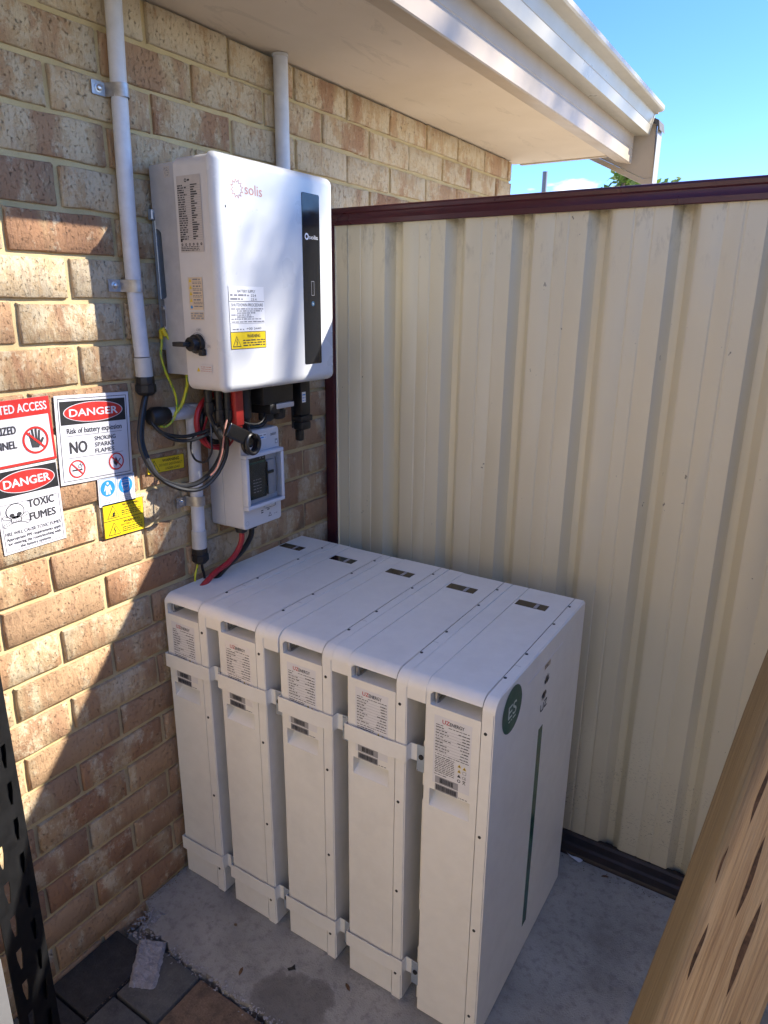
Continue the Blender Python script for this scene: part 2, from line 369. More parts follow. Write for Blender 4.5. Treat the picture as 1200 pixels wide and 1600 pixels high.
class Plane:
    """flat print on a surface: local (u, v) metres on a plane, raised by h"""
    def __init__(s, o, U, V): s.o = Vector(o); s.U = Vector(U).normalized(); s.V = Vector(V).normalized(); s.N = s.U.cross(s.V)
    def p(s, u, v, h=0): return s.o + s.U * u + s.V * v + s.N * h
    def poly(s, bm, pts, h=.0004, mi=0):
        f = bm.faces.new([bm.verts.new(s.p(u, v, h)) for u, v in pts]); f.material_index = mi; return f
    def rect(s, bm, u0, v0, u1, v1, h=.0004, mi=0): s.poly(bm, [(u0, v0), (u1, v0), (u1, v1), (u0, v1)], h, mi)
    def line(s, bm, a, b, w, h=.0005, mi=0):
        a = Vector(a); b = Vector(b); d = (b - a).normalized(); q = Vector((-d.y, d.x)) * w / 2
        s.poly(bm, [a + q * -1, b - q, b + q, a + q], h, mi)
    def frame(s, bm, u0, v0, u1, v1, w, h=.0005, mi=0):
        s.rect(bm, u0, v0, u1, v0 + w, h, mi); s.rect(bm, u0, v1 - w, u1, v1, h, mi); s.rect(bm, u0, v0 + w, u0 + w, v1 - w, h, mi); s.rect(bm, u1 - w, v0 + w, u1, v1 - w, h, mi)
    def disc(s, bm, u, v, ru, rv=None, h=.0005, mi=0, n=28):
        rv = rv or ru; s.poly(bm, [(u + ru * math.cos(2 * math.pi * k / n), v + rv * math.sin(2 * math.pi * k / n)) for k in range(n)], h, mi)
    def ring(s, bm, u, v, r0, r1, h=.0005, mi=0, n=32, asp=1):
        for k in range(n):
            a, b = 2 * math.pi * k / n, 2 * math.pi * (k + 1) / n
            s.poly(bm, [(u + r * math.cos(t), v + r * asp * math.sin(t)) for r, t in ((r0, a), (r1, a), (r1, b), (r0, b))], h, mi)
    def tri(s, bm, u, v, w, h=.0005, mi=0): s.poly(bm, [(u - w / 2, v), (u + w / 2, v), (u, v + w * .9)], h, mi)
    def text(s, bm, txt, u, v, size, width=None, h=.0006, mi=0, bold=0, align='LEFT', asp=1):
        c = bpy.data.curves.new('t', 'FONT'); c.body = txt; c.size = 1; c.resolution_u = 3; c.fill_mode = 'FRONT'
        o = bpy.data.objects.new('t', c); COL.objects.link(o)
        dg = bpy.context.evaluated_depsgraph_get(); dg.update(); me = bpy.data.meshes.new_from_object(o.evaluated_get(dg))
        xs = [q.co.x for q in me.vertices]
        if xs:
            lo, hi = min(xs), max(xs); k = size; kx = k * asp
            if width: kx = width / (hi - lo)
            sh = {'LEFT': 0, 'CENTER': -(hi - lo) / 2 * kx, 'RIGHT': -(hi - lo) * kx}[align]
            b = max(bold, 0) * size * .9
            for n_, (du, dv) in enumerate(((0, 0),) if b <= 0 else ((-b, 0), (b, 0), (0, b * .7), (0, -b * .7))):   # heavier strokes: overlaid copies
                vs = [bm.verts.new(s.p(u + sh + (q.co.x - lo) * kx + du, v + q.co.y * k + dv, h + n_ * .00003)) for q in me.vertices]
                for f in me.polygons:
                    try: bm.faces.new([vs[i] for i in f.vertices]).material_index = mi
                    except ValueError: pass
        bpy.data.objects.remove(o); bpy.data.curves.remove(c); bpy.data.meshes.remove(me)
    def words(s, bm, u0, v, u1, hgt, seed=0, h=.0006, mi=0, gap=.35):
        """print too small to read: word-length strokes"""
        q = random.Random(seed); u = u0
        while u < u1 - hgt * .6:
            w = min(hgt * q.uniform(1.2, 5.5), u1 - u); s.rect(bm, u, v, u + w, v + hgt * q.uniform(.75, 1.05), h, mi); u += w + hgt * q.uniform(.5, 1.1) * (1 + gap)
def printobj(name, bm, mats, parent):
    bm.faces.layers.int.new('keepn'); return obj(name, bm, mats, parent, smooth=False)

# ------------------------------------------------------------------ ground
bm = NB(); box(bm, -40, 40, -40, 40, -.30, -.062); tag(obj('ground', bm, 'sand', smooth=False), kind='structure')
# concrete slab with a ragged front edge
def slab():
    bm = NB(); q = random.Random(3); edge = []
    x = .040
    edge.append((.036, .115)); edge.append((.050, .098)); edge.append((.058, .078))
    while x < 2.6:
        x += q.uniform(.008, .02); edge.append((x + .03, .066 + q.uniform(-.006, .006) + (.012 if x < .12 else 0)))
    poly = edge + [(2.7, .06), (2.7, 1.6), (-.0, 1.6), (-.0, .13), (.02, .122)]
    prism(bm, poly, 'z', -.06, 0)
    top = [f for f in bm.faces if f.normal.z > .9 or all(abs(v.co.z) < 1e-6 for v in f.verts)]
    return obj('concrete_slab', bm, 'concrete', smooth=False)
tag(slab(), kind='structure')
# pavers
pav = tag(bpy.data.objects.new('paving', None), kind='structure'); COL.objects.link(pav)
def paver(x0, x1, y0, y1, m, tilt=0, dz=0):
    bm = NB(); box(bm, x0, x1, y0, y1, -.055, -.007 + dz, .0035, 2)
    for v in bm.verts:
        if v.co.z > -.03: v.co.z += tilt * (v.co.x - x0) + rnd.uniform(-.0008, .0008)
    return obj('paver', bm, m, pav)
paver(.004, .141, -.150, .036, 'paver_dark', .01)
paver(.004, .141, -.330, -.156, 'paver_dark', 0, -.001)
paver(.147, .281, -.076, .060, 'paver_grey', .015)
paver(.147, .281, -.222, -.082, 'paver_grey', 0, -.002)
paver(.287, .520, -.082, .057, 'paver_tan', 0, .0005)
paver(.287, .423, -.228, -.088, 'paver_tan', .01, -.001)
paver(.526, .758, -.082, .058, 'paver_grey', 0, .0005)
for i in range(12):
    for j in range(6):
        x0 = .004 + i * .140; y0 = -.374 - j * .146
        if x0 < .14: y0 -= 0
        paver(x0, x0 + .134, y0, y0 + .140, rnd.choice(['paver_grey', 'paver_tan', 'paver_grey']), rnd.uniform(-.01, .01), rnd.uniform(-.002, .001))
for i in range(9): paver(.429 + i * .14, .429 + i * .14 + .134, -.228, -.088, rnd.choice(['paver_grey', 'paver_tan']), 0, -.001)
for i in range(6): paver(.764 + i * .238, .764 + i * .238 + .232, -.082, .058, rnd.choice(['paver_grey', 'paver_tan']), 0, 0)

# ------------------------------------------------------------------ brick wall
H = .086; L = .2429; YEND = 2.345
wall = thing('brick_wall', 'pale and red face brick wall of the house, half in sun, behind the inverter and signs', 'wall', (0, 0, 0))
bm = NB(); box(bm, -.22, -.0078, -3.2, YEND - .006, -.2, 2.146); obj('mortar_bed', bm, 'mortar', wall, smooth=False)
def brick_mesh(w, seed, hgt=.0755, dep=.016):
    q = random.Random(seed); bm = NB(); nx = max(2, int(round(w / .046))); nz = 3; ch = .0026
    ys = [-w / 2] + [-w / 2 + ch + (w - 2 * ch) * i / nx for i in range(nx + 1)] + [w / 2]
    zs = [-hgt / 2] + [-hgt / 2 + ch + (hgt - 2 * ch) * i / (nz - 1) for i in range(nz)] + [hgt / 2]
    g = {}
    for i, y in enumerate(ys):
        for j, z in enumerate(zs):
            e = (i in (0, len(ys) - 1)) or (j in (0, len(zs) - 1))
            x = (-.0030 if e else 0) + q.uniform(-.0007, .0007)
            jy = q.uniform(-.0016, .0016); jz = q.uniform(-.0016, .0016)
            g[i, j] = bm.verts.new((x, y + jy, z + jz))
    for i in range(len(ys) - 1):
        for j in range(len(zs) - 1): bm.faces.new((g[i, j], g[i + 1, j], g[i + 1, j + 1], g[i, j + 1]))
    ring = [(i, 0) for i in range(len(ys))] + [(len(ys) - 1, j) for j in range(1, len(zs))] + [(i, len(zs) - 1) for i in range(len(ys) - 2, -1, -1)] + [(0, j) for j in range(len(zs) - 2, 0, -1)]
    back = {k: bm.verts.new((-dep, g[k].co.y, g[k].co.z)) for k in ring}
    for a in range(len(ring)):
        p, r2 = ring[a], ring[(a + 1) % len(ring)]; bm.faces.new((g[r2], g[p], back[p], back[r2]))
    me = bpy.data.meshes.new('brick'); bmesh.ops.recalc_face_normals(bm, faces=bm.faces); bm.to_mesh(me); bm.free(); me.materials.append(MATS['brick'])
    me.polygons.foreach_set('use_smooth', [True] * len(me.polygons)); me.set_sharp_from_angle(angle=R(60)); return me
full = [brick_mesh(.2315, 100 + i) for i in range(9)]; cache = {}
stuff_list = []
for r in range(-1, 25):
    zc = (23.5 - r) * H + .0005; ph = 0.0 if r % 2 == 0 else .5
    for k in range(-13, 11):
        y0 = (k + ph) * L + .0057; y1 = y0 + L - .0114
        if y0 > YEND - .03: continue
        y1 = min(y1, YEND); w = y1 - y0
        yc = (y0 + y1) / 2
        if (yc < -.42) or (y0 > 1.06 and zc < 1.70): stuff_list.append((yc, zc, w)); continue
        if abs(w - .2315) < .002: me = full[rnd.randrange(9)]
        else: me = cache.setdefault(round(w, 3), brick_mesh(w, 55))
        o = bpy.data.objects.new('brick', me); COL.objects.link(o); o.parent = wall
        o.location = (rnd.uniform(-.0016, .0014), yc + rnd.uniform(-.0012, .0012), zc + rnd.uniform(-.0012, .0012)); o.rotation_euler = (rnd.uniform(-.004, .004), rnd.uniform(-.006, .006), rnd.uniform(-.006, .006))
bm = NB()
for yc, zc, w in stuff_list:
    box(bm, -.016, rnd.uniform(-.001, .001), yc - w / 2, yc + w / 2, zc - .0377, zc + .0377, .0025, 1)
tag(obj('brick_courses', bm, 'brick', wall), kind='stuff')

# ------------------------------------------------------------------ eave
ev = thing('eave', 'beige eave with stained soffit, fascia and gutter over the brick wall', 'eave', (.2, .5, 2.15))
bm = NB(); box(bm, -.03, .392, -3.2, 2.43, 2.151, 2.160); obj('soffit_panel', bm, 'soffit', ev, smooth=False)
bm = NB(); box(bm, .0, .386, 2.431, 2.452, 2.147, 2.2, .002, 1); obj('soffit_trim', bm, 'fascia', ev)
bm = NB(); prism(bm, [(.452, 2.34), (.452, 2.196), (.4505, 2.194), (.4505, 2.1905), (.452, 2.1885), (.452, 2.139), (.449, 2.1362), (.445, 2.1360), (.386, 2.1500), (.386, 2.34)], 'y', -3.2, 2.585); obj('fascia_board', bm, 'fascia', ev, angle=25)
gp = [(.4525, 2.2475), (.508, 2.2432), (.5125, 2.2445), (.5195, 2.277), (.5185, 2.2785), (.5188, 2.2800), (.5203, 2.2810), (.5295, 2.3185), (.533, 2.3200), (.558, 2.3222), (.565, 2.3245), (.569, 2.330), (.569, 2.3435), (.566, 2.347), (.560, 2.347), (.557, 2.344), (.557, 2.331), (.530, 2.329), (.500, 2.255), (.460, 2.256), (.460, 2.345), (.4525, 2.345)]
bm = NB(); prism(bm, gp, 'y', -3.2, 2.575); gut = obj('gutter', bm, 'gutter', ev, angle=25)
bm = NB(); prism(bm, [(.452, 2.2470), (.509, 2.2425), (.5135, 2.2440), (.5310, 2.3185), (.5440, 2.3200), (.5440, 2.3275), (.452, 2.343)], 'y', 2.5755, 2.592); obj('end_cap', bm, 'gutter', gut)
bm = NB(); prism(bm, [(.52, 2.352), (.52, 2.372), (-1.9, 3.5), (-1.9, 3.48)], 'y', -3.2, 2.66); obj('roof_sheet', bm, 'roof_steel', ev, smooth=False)
bm = NB(); prism(bm, [(.5300, 2.287), (.5387, 2.080), (.50, 2.080), (-.60, 2.630), (-.60, 2.86)], 'y', 2.622, 2.648); bb = obj('barge_board', bm, 'fascia', ev, smooth=False)
bm = NB(); prism(bm, [(.5395, 2.079), (.5395, 2.056), (.497, 2.0570), (-.60, 2.6050), (-.60, 2.628), (.50, 2.0785)], 'y', 2.619, 2.650); obj('barge_fold', bm, 'fascia', bb, smooth=False)
bm = NB(); box(bm, .5388, .5415, 2.617, 2.70, 2.058, 2.286); obj('barge_end', bm, 'gutter', bb, smooth=False)
bm = NB(); prism(bm, [(.552, 2.262), (.545, 2.300), (-.6, 2.885), (-.6, 2.862), (.532, 2.290)], 'y', 2.60, 2.70); obj('roof_tile', bm, 'dark_tile', ev, smooth=False)

# ------------------------------------------------------------------ fence
fn = thing('fence', 'cream ribbed steel sheet fence with maroon cap rail and post, grimy at the foot', 'fence', (.6, 1.0, 0))
XF = 3.4
def fence_sheet(xa, xb, lift=0, seed=0):
    """crests at y=.98, grooves .0325 deep, two small swages on every crest"""
    pts = []; C0 = .208; pit = .1909
    k0 = -2
    raw = []
    for k in range(-2, 20):
        g = C0 + k * pit
        raw += [(g - .0005, .980), (g + .0175, 1.0115), (g + .0195, 1.0125), (g + .035, 1.0125), (g + .037, 1.0115), (g + .0555, .983), (g + .0575, .9815), (g + .0635, .980)]
        for s in (.1085, .1475): raw += [(g + s - .004, .980), (g + s - .0015, .9815), (g + s + .0015, .9815), (g + s + .004, .980)]
    raw.sort()
    raw = [p for p in raw if xa < p[0] < xb]
    def yat(x):
        import bisect
        for a, b in zip(full_raw, full_raw[1:]):
            if a[0] <= x <= b[0]: return a[1] + (b[1] - a[1]) * (x - a[0]) / max(1e-9, b[0] - a[0])
        return .98
    full_raw = sorted(raw); pr = [(xa, full_raw[0][1])] + full_raw + [(xb, full_raw[-1][1])]
    bm = NB(); q = random.Random(seed); nz = 14; g = []
    for j in range(nz + 1):
        z = .012 + (1.775 - .012) * j / nz; row = []
        for i, (x, y) in enumerate(pr): row.append((x + .0006 * math.sin(z * 4 + i), y - lift + .0011 * math.sin(x * 23 + z * 3.1 + seed) * math.sin(z * 5.3 + x * 7), z))
        g.append(row)
    for th in (0, .0012):
        V = [[bm.verts.new((x, y + th, z)) for x, y, z in row] for row in g]
        for j in range(nz):
            for i in range(len(pr) - 1):
                a = (V[j][i], V[j][i + 1], V[j + 1][i + 1], V[j + 1][i]); bm.faces.new(a if th == 0 else a[::-1])
        if th == 0: V0 = V
    n = len(pr) - 1
    for j in range(nz):
        for i in (0, n): bm.faces.new((V0[j][i], V[j][i], V[j + 1][i], V0[j + 1][i]))
    return obj('sheet', bm, 'fence', fn, angle=28)
fence_sheet(.0785, .8640, 0, 1); fence_sheet(.8466, 1.6300, .0022, 2); fence_sheet(1.6105, 2.395, .0044, 3); fence_sheet(2.375, XF, .0066, 4)
bm = NB(); box(bm, .0405, .0800, .9760, .9775, .03, 1.768, 0); box(bm, .0792, .0806, .9760, .984, .03, 1.768, 0); box(bm, .0385, .0398, .9700, .9780, .03, 1.768, 0)
obj('edge_flashing', bm, 'fence', fn, smooth=False)
cap = [(.978, 1.7630), (.9705, 1.7630), (.9690, 1.7645), (.9690, 1.7760), (.9720, 1.7800), (.9735, 1.7880), (.9735, 1.7930), (.9700, 1.7965), (.9690, 1.8050), (.9715, 1.8095), (.9760, 1.8110), (1.018, 1.8110), (1.0225, 1.8095), (1.025, 1.805), (1.025, 1.7630), (1.016, 1.7630), (1.016, 1.779), (.978, 1.779)]
bm = NB(); prism(bm, cap, 'x', .0, XF); obj('cap_rail', bm, 'maroon', fn, angle=30)
foot = [(.986, .030), (.972, .031), (.966, .024), (.944, .020), (.938, .014), (.916, .011), (.912, .004), (.912, -.001), (1.03, -.001), (1.03, .012), (.99, .012)]
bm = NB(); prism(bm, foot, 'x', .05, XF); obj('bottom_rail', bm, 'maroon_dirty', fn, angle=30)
bm = NB(); box(bm, .0, .0370, .962, 1.026, 0, 1.7628, .004, 2); box(bm, .0372, .0392, .968, .99, 0, 1.7628, 0); obj('post', bm, 'maroon', fn)
def fpost(x):
    bm = NB(); box(bm, x - .02, x + .02, 1.028, 1.07, 0, 1.76, .003, 1); obj('post', bm, 'maroon', fn)
for x in (1.61, 2.375): fpost(x)

# ------------------------------------------------------------------ battery cabinets
YB = .267; DEP = .550; RO = .027; TOP = .851
def arc(n=14):
    return [(RO - RO * math.cos(math.pi / 2 * i / n), TOP - RO + RO * math.sin(math.pi / 2 * i / n)) for i in range(n + 1)]
def strip(bm, prof, x0, x1, y0=YB, mi=0):
    A = [bm.verts.new((x0, y0 + y, z)) for y, z in prof]; B = [bm.verts.new((x1, y0 + y, z)) for y, z in prof]
    for i in range(len(prof) - 1): bm.faces.new((A[i], B[i], B[i + 1], A[i + 1])).material_index = mi
def quad(bm, a, b, c, d, mi=0): bm.faces.new([bm.verts.new(v) for v in (a, b, c, d)]).material_index = mi
def hood_poly(z0): return [(YB + a, b) for a, b in [(0, z0)] + arc() + [(DEP - .006, TOP), (DEP, TOP - .006), (DEP, z0)]]
def battery(i, label):
    X = .0142 + .1872 * i; last = i == 4
    t = thing('battery_cabinet', label, 'battery', (X + .073, YB + DEP / 2, 0), 'battery cabinets in a row against the fence')
    W = .1185; sx0, sx1, sz0, sz1 = X + .0145, X + .104, .570, .612; hz0, hz1 = .8025, .8325; hx0 = X + .0105
    bm = NB(); A = arc(); y0 = YB
    strip(bm, [(0, hz0)] + A + [(DEP - .006, TOP), (DEP, TOP - .006), (DEP, .001)], X + .0015, hx0)
    cut = [p for p in A if p[1] > hz1 + .0005]
    th = math.asin((hz1 - TOP + RO) / RO); ycut = RO - RO * math.cos(th)
    strip(bm, [(ycut, hz1)] + cut + [(DEP - .006, TOP), (DEP, TOP - .006), (DEP, .001)], hx0, X + W)
    strip(bm, [(0, .006), (0, sz0)], X + .0015, X + W)                       # front below the finger scoop
    strip(bm, [(0, sz0), (0, sz1)], X + .0015, sx0); strip(bm, [(0, sz0), (0, sz1)], sx1, X + W)
    strip(bm, [(0, sz1), (0, hz0)], X + .0015, X + W)
    strip(bm, [(0, .006), (.004, .001), (DEP, .001)], X + .0015, X + W)
    # rounded left edge and left side
    side = [(.0015, .003), (.0015, hz0)] + [(max(a, .0015), b) for a, b in A] + [(DEP - .006, TOP), (DEP, TOP - .006), (DEP, .003)]
    bm.faces.new([bm.verts.new((X, YB + a, b - (.0015 if b > .84 else 0))) for a, b in side])
    pr = [(0, .006), (0, hz0)] + A + [(DEP - .006, TOP), (DEP, TOP - .006), (DEP, .001)]; pl = [(.0015, .006), (.0015, hz0)] + [(max(a, .0015), b - (.0015 if b > .84 else 0)) for a, b in A] + [(DEP - .006, TOP - .0015), (DEP, TOP - .0075), (DEP, .003)]
    a_ = [bm.verts.new((X, YB + a, b)) for a, b in pl]; b_ = [bm.verts.new((X + .0015, YB + a, b)) for a, b in pr]
    for k in range(len(pr) - 1): bm.faces.new((a_[k], b_[k], b_[k + 1], a_[k + 1]))
    quad(bm, (X + W, YB, .001), (X + W, YB + DEP, .001), (X + W, YB + DEP, TOP - .03), (X + W, YB, TOP - .03))
    # handle slot pocket
    d = .12
    quad(bm, (hx0, y0, hz0), (X + W, y0, hz0), (X + W, y0 + d, hz0 + .002), (hx0, y0 + d, hz0 + .002))
    quad(bm, (hx0, y0 + d, hz0), (X + W, y0 + d, hz0), (X + W, y0 + d, TOP - .002), (hx0, y0 + d, TOP - .002))
    quad(bm, (hx0, y0 + ycut, hz1), (X + W, y0 + ycut, hz1), (X + W, y0 + d, hz1 + .004), (hx0, y0 + d, hz1 + .004))
    quad(bm, (hx0, y0, hz0), (hx0, y0 + d, hz0), (hx0, y0 + d, TOP - .004), (hx0, y0 + ycut, hz1))
    # rounded inner corner of the slot
    c = [(hx0, hz1 + .0005), (hx0, hz1 - .010)] + [(hx0 + .010 - .010 * math.cos(a), hz1 - .010 + .010 * math.sin(a)) for a in (.3, .6, .9, 1.2)] + [(hx0 + .010, hz1 + .0005)]
    bm.faces.new([bm.verts.new((x, y0 + (ycut if z > hz1 - .004 else .0004), z)) for x, z in c])
    # finger scoop pocket: back wall short, floor sloping out
    p = .048
    quad(bm, (sx0, y0, sz0), (sx1, y0, sz0), (sx1 - .004, y0 + p, sz1 - .006), (sx0 + .004, y0 + p, sz1 - .006))
    quad(bm, (sx0 + .004, y0 + p, sz1 - .006), (sx1 - .004, y0 + p, sz1 - .006), (sx1, y0 + p, sz1), (sx0, y0 + p, sz1))
    quad(bm, (sx0, y0 + p, sz1), (sx1, y0 + p, sz1), (sx1, y0, sz1), (sx0, y0, sz1))
    bm.faces.new([bm.verts.new(v) for v in ((sx0, y0, sz0), (sx0 + .004, y0 + p, sz1 - .006), (sx0, y0 + p, sz1), (sx0, y0, sz1))])
    bm.faces.new([bm.verts.new(v) for v in ((sx1, y0, sz0), (sx1 - .004, y0 + p, sz1 - .006), (sx1, y0 + p, sz1), (sx1, y0, sz1))])
    bmesh.ops.remove_doubles(bm, verts=bm.verts, dist=.00005); bm.faces.layers.int.new('keepn')
    bmesh.ops.recalc_face_normals(bm, faces=bm.faces)
    obj('casing', bm, 'white_paint', t, smooth=False)
    # side cover
    bm = NB(); prism(bm, hood_poly(.001), 'x', X + .1200, X + .1452)
    es = [e for e in bm.edges if all(abs(v.co.x - X - .1452) < 1e-5 for v in e.verts)]
    bmesh.ops.bevel(bm, geom=es, offset=.003, segments=2, affect='EDGES'); sc_ = obj('side_cover', bm, 'white_paint', t, angle=32)
    bm = NB(); P = Plane((X + .12, YB, TOP), (1, 0, 0), (0, 1, 0)); P.line(bm, (0, .151), (.014, .1505), .0009, .0004); printobj('seam', bm, ['ink_grey'], sc_)
    # screws
    def screw(p, d):
        bm = NB(); stepped(bm, p, d, [(-.0005, .0034), (.0008, .0034), (.0011, .0029), (.0004, .0014)], 10); obj('screw', bm, 'black_plastic', t)
    for z in (.780, .545, .310, .073): screw((X + .1285, YB, z), (0, -1, 0))
    for y in (.361, .4745, .6425, .755): screw((X + .1238, y, TOP), (0, 0, 1))
    # steel grab handle in the slot
    bm = NB(); tube(bm, [(X + .0185, YB + .050, .804), (X + .0185, YB + .020, .804), (X + .0185, YB + .013, .808), (X + .0185, YB + .013, .820), (X + .0185, YB + .020, .828), (X + .050, YB + .050, .830)], .0042, 8, sub=3); obj('handle', bm, 'galv', t)
    bm = NB(); tube(bm, [(X + .030, YB + .040, .822), (X + .045, YB + .050, .808), (X + .060, YB + .055, .818)], .0022, 6, sub=4); obj('handle_wire', bm, 'galv', t)
    # viewing window in the top
    bm = NB(); box(bm, X + .0055, X + .0825, .698, .7295, TOP - .002, TOP + .0004); w_ = obj('window', bm, 'dark_window', t, smooth=False)
    bm = NB(); box(bm, X + .052, X + .0605, .7005, .727, TOP + .0004, TOP + .0006); obj('window_bar', bm, 'barcode_grey', w_, smooth=False)
    # printed plates
    pl2 = Plane((X, YB, 0), (1, 0, 0), (0, 0, 1)); bm = NB(); s0 = i * 31
    pl2.rect(bm, .0205, .630, .1015, .785, .0003, 6 if i == 1 else 0)
    pl2.text(bm, 'UZ', .0385, .7702, .0125, .0155, mi=2, bold=.02); pl2.text(bm, 'ENERGY', .0545, .7702, .0108, .031, mi=1, bold=.018)
    pl2.words(bm, .0245, .7645, .040, .0016, s0, mi=1); pl2.words(bm, .052, .7640, .098, .0016, s0 + 1, mi=1)
    for k in range(9):
        v = .7590 - k * .0066
        pl2.words(bm, .0245, v, .0245 + rnd.uniform(.014, .034), .0021, s0 + k, mi=1, gap=0); pl2.words(bm, .098 - rnd.uniform(.012, .028), v - .002, .098, .0019, s0 + k + 9, mi=1, gap=0)
        pl2.rect(bm, .0245, v - .0027, .098, v - .0023, .0006, 3)
    pl2.words(bm, .0245, .6985, .098, .0016, s0 + 40, mi=1)
    for k in range(10):
        v = .6930 - k * .0040; pl2.words(bm, .0245 + (.001 if k % 4 else 0), v, .068, .0017, s0 + k + 60, mi=1, gap=0)
    for (u, v) in ((.0785, .6855), (.0895, .6835), (.0785, .674)): pl2.tri(bm, u, v, .0082, .0006, 4); pl2.tri(bm, u, v + .0012, .0042, .0008, 1)
    pl2.tri(bm, .0785, .663, .0080, .0006, 1); pl2.frame(bm, .086, .673, .0935, .680, .0008, .0006, 3)
    pl2.text(bm, 'CE', .0855, .6625, .0085, .008, mi=1); pl2.ring(bm, .0785, .655, .0022, .0036, .0006, 1, 12); pl2.line(bm, (.0868, .651), (.0925, .658), .0011, .0006, 1); pl2.line(bm, (.0868, .658), (.0925, .651), .0011, .0007, 1); pl2.rect(bm, .087, .6575, .0925, .659, .0006, 1)
    printobj('rating_label', bm, ['label_white', 'ink', 'logo_red', 'ink_soft', 'sign_yellow', 'barcode_grey', 'label_white_lit'], t)
    bm = NB(); pl2.words(bm, .0245, .6515, .052, .0016, s0 + 90, mi=1)
    for v0, a, b in ((.6325, .037, .066), (.6145, .029, .074)):
        pl2.rect(bm, .0265, v0 - .0012, .0775, v0 + .0148, .0004, 0); u = a; q = random.Random(s0 + int(v0 * 1e4))
        while u < b: w = q.choice((.0006, .0011, .0017)); pl2.rect(bm, u, v0 + .0014, u + w, v0 + .0128, .0007, 1); u += w + q.choice((.0004, .0008))
    pl2.words(bm, .0795, .6155, .098, .0015, s0 + 91, mi=1)
    printobj('barcode_sticker', bm, ['barcode_grey', 'ink'], t)
    if not last:
        bm = NB(); prism(bm, hood_poly(.8005), 'x', X + .1456, X + .1868); obj('spacer', bm, 'white_paint', t, angle=32)
        for z0, z1 in ((.6535, .6915), (.0835, .1235)):
            bm = NB(); tk = .0016
            out = [(X - .0035, YB + .045), (X - .0035, YB - .0075), (X + .110, YB - .0075), (X + .1195, YB - .0055), (X + .1475, YB - .0055), (X + .1490, YB - .0040), (X + .1490, YB + .0095), (X + .1505, YB + .0120), (X + .1700, YB + .0120)]
            def offs(P, d):
                Q = []
                for k, p_ in enumerate(P):
                    a = Vector(P[max(k - 1, 0)]); b = Vector(P[min(k + 1, len(P) - 1)]); v = (b - a).normalized(); Q.append((p_[0] - v.y * d, p_[1] + v.x * d))
                return Q
            inn = offs(out, tk); prism(bm, out + inn[::-1], 'z', z0, z1); st = obj('strap', bm, 'white_paint', t, angle=40)
            bm = NB(); box(bm, X + .1660, X + .1862, YB + .0078, YB + .0105, z0 - .020, z1 + .004, .0008, 1); obj('bracket', bm, 'silver_strap', t)
            bm = NB(); stepped(bm, (X + .1765, YB + .0078, z0 + .016), (0, -1, 0), [(0, .0058), (.002, .0058), (.003, .005), (.0032, .002)], 8); obj('screw', bm, 'black_plastic', t)
    if i > 0:
        for z0, z1 in ((.275, .565), (.020, .170), (.60, .705)):
            bm = NB(); box(bm, X - .0085, X - .0002, YB + .012, YB + .032, z0, z1, .0012, 1); obj('side_rail', bm, 'white_paint', t)
    if last:
        sp = Plane((X + .1452, 0, 0), (0, 1, 0), (0, 0, 1)); bm = NB(); N_ = 48
        box(bm, X + .1450, X + .1453, .33, .331, .79, .791)
        sp.disc(bm, .3525, .7935, .0510, h=.0006, mi=0, n=N_); sp.ring(bm, .3525, .7935, .0498, .0512, .0007, 2, 48)
        sp.text(bm, 'ES', .3330, .7790, .040, .041, .0010, 1, bold=.012); sp.words(bm, .336, .7700, .372, .0035, 4, .0010, 1)
        printobj('round_sticker', bm, ['green_sticker', 'es_text', 'label_white'], t)
        bm = NB(); box(bm, X + .1448, X + .1457, .4335, .652, .8062, .8072); obj('slit_trim', bm, 'label_white', t, smooth=False)
        bm = NB(); sp.rect(bm, .5345, .7905, .5720, .8030, .0005, 0); sp.words(bm, .537, .798, .570, .002, 3, .0008, 1); sp.words(bm, .537, .7935, .560, .002, 5, .0008, 1); printobj('small_sticker', bm, ['label_beige', 'ink'], t)
        # petal logo and the letters turned on their side
        bm = NB()
        def petal(u0, v0, u1, v1, w):
            a = Vector((u0, v0)); b = Vector((u1, v1)); d = (b - a); q = Vector((-d.y, d.x)).normalized() * w
            sp.poly(bm, [a, a + d * .3 + q * .8, a + d * .65 + q, b, a + d * .65 - q * .3, a + d * .3 - q * .1], .0006, 0)
        for k, (a, ln) in enumerate(((-28, .020), (-8, .024), (14, .025), (36, .023), (60, .018))):
            ca, sa = math.cos(R(a + 60)), math.sin(R(a + 60))
            petal(.553 + .004 * ca, .7460 + .004 * sa, .553 + (.004 + ln) * ca, .7460 + (.004 + ln) * sa, .0042)
            petal(.548 - .004 * ca, .7395 - .004 * sa, .548 - (.004 + ln) * ca, .7395 - (.004 + ln) * sa, .0042)
        sr = Plane((X + .1452, .5700, .686), (0, 0, 1), (0, -1, 0)); sr = Plane((X + .1452, .5280, .690), (0, 1, 0), (0, 0, 1))
        for (a, b) in (((.000, .018), (.000, .004)), ((.000, .004), (.006, .000)), ((.006, .000), (.018, .000)), ((.018, .000), (.018, .017)), ((.022, .018), (.040, .018)), ((.040, .018), (.024, .001)), ((.024, .001), (.041, .001))): sr.line(bm, a, b, .0035, .0006)
        printobj('side_logo', bm, ['ink'], t)
        bm = NB(); box(bm, X + .1448, X + .1456, .5280, .5540, .088, .646); obj('light_strip', bm, 'green_strip', t, smooth=False)
    t.rotation_euler.z = (.0018, -.0022, .0012, .0020, 0)[i]; t.location.y += (.001, -.0015, .0015, -.001, 0)[i]
    return t
battery(0, 'white battery cabinet standing nearest the brick wall, front in warm bounced light')
battery(1, 'white battery cabinet second from the brick wall, its label plate tinted paler for the light it catches')
battery(2, 'white battery cabinet in the middle of the row of five')
battery(3, 'white strapped battery cabinet next to the one with a green sticker')
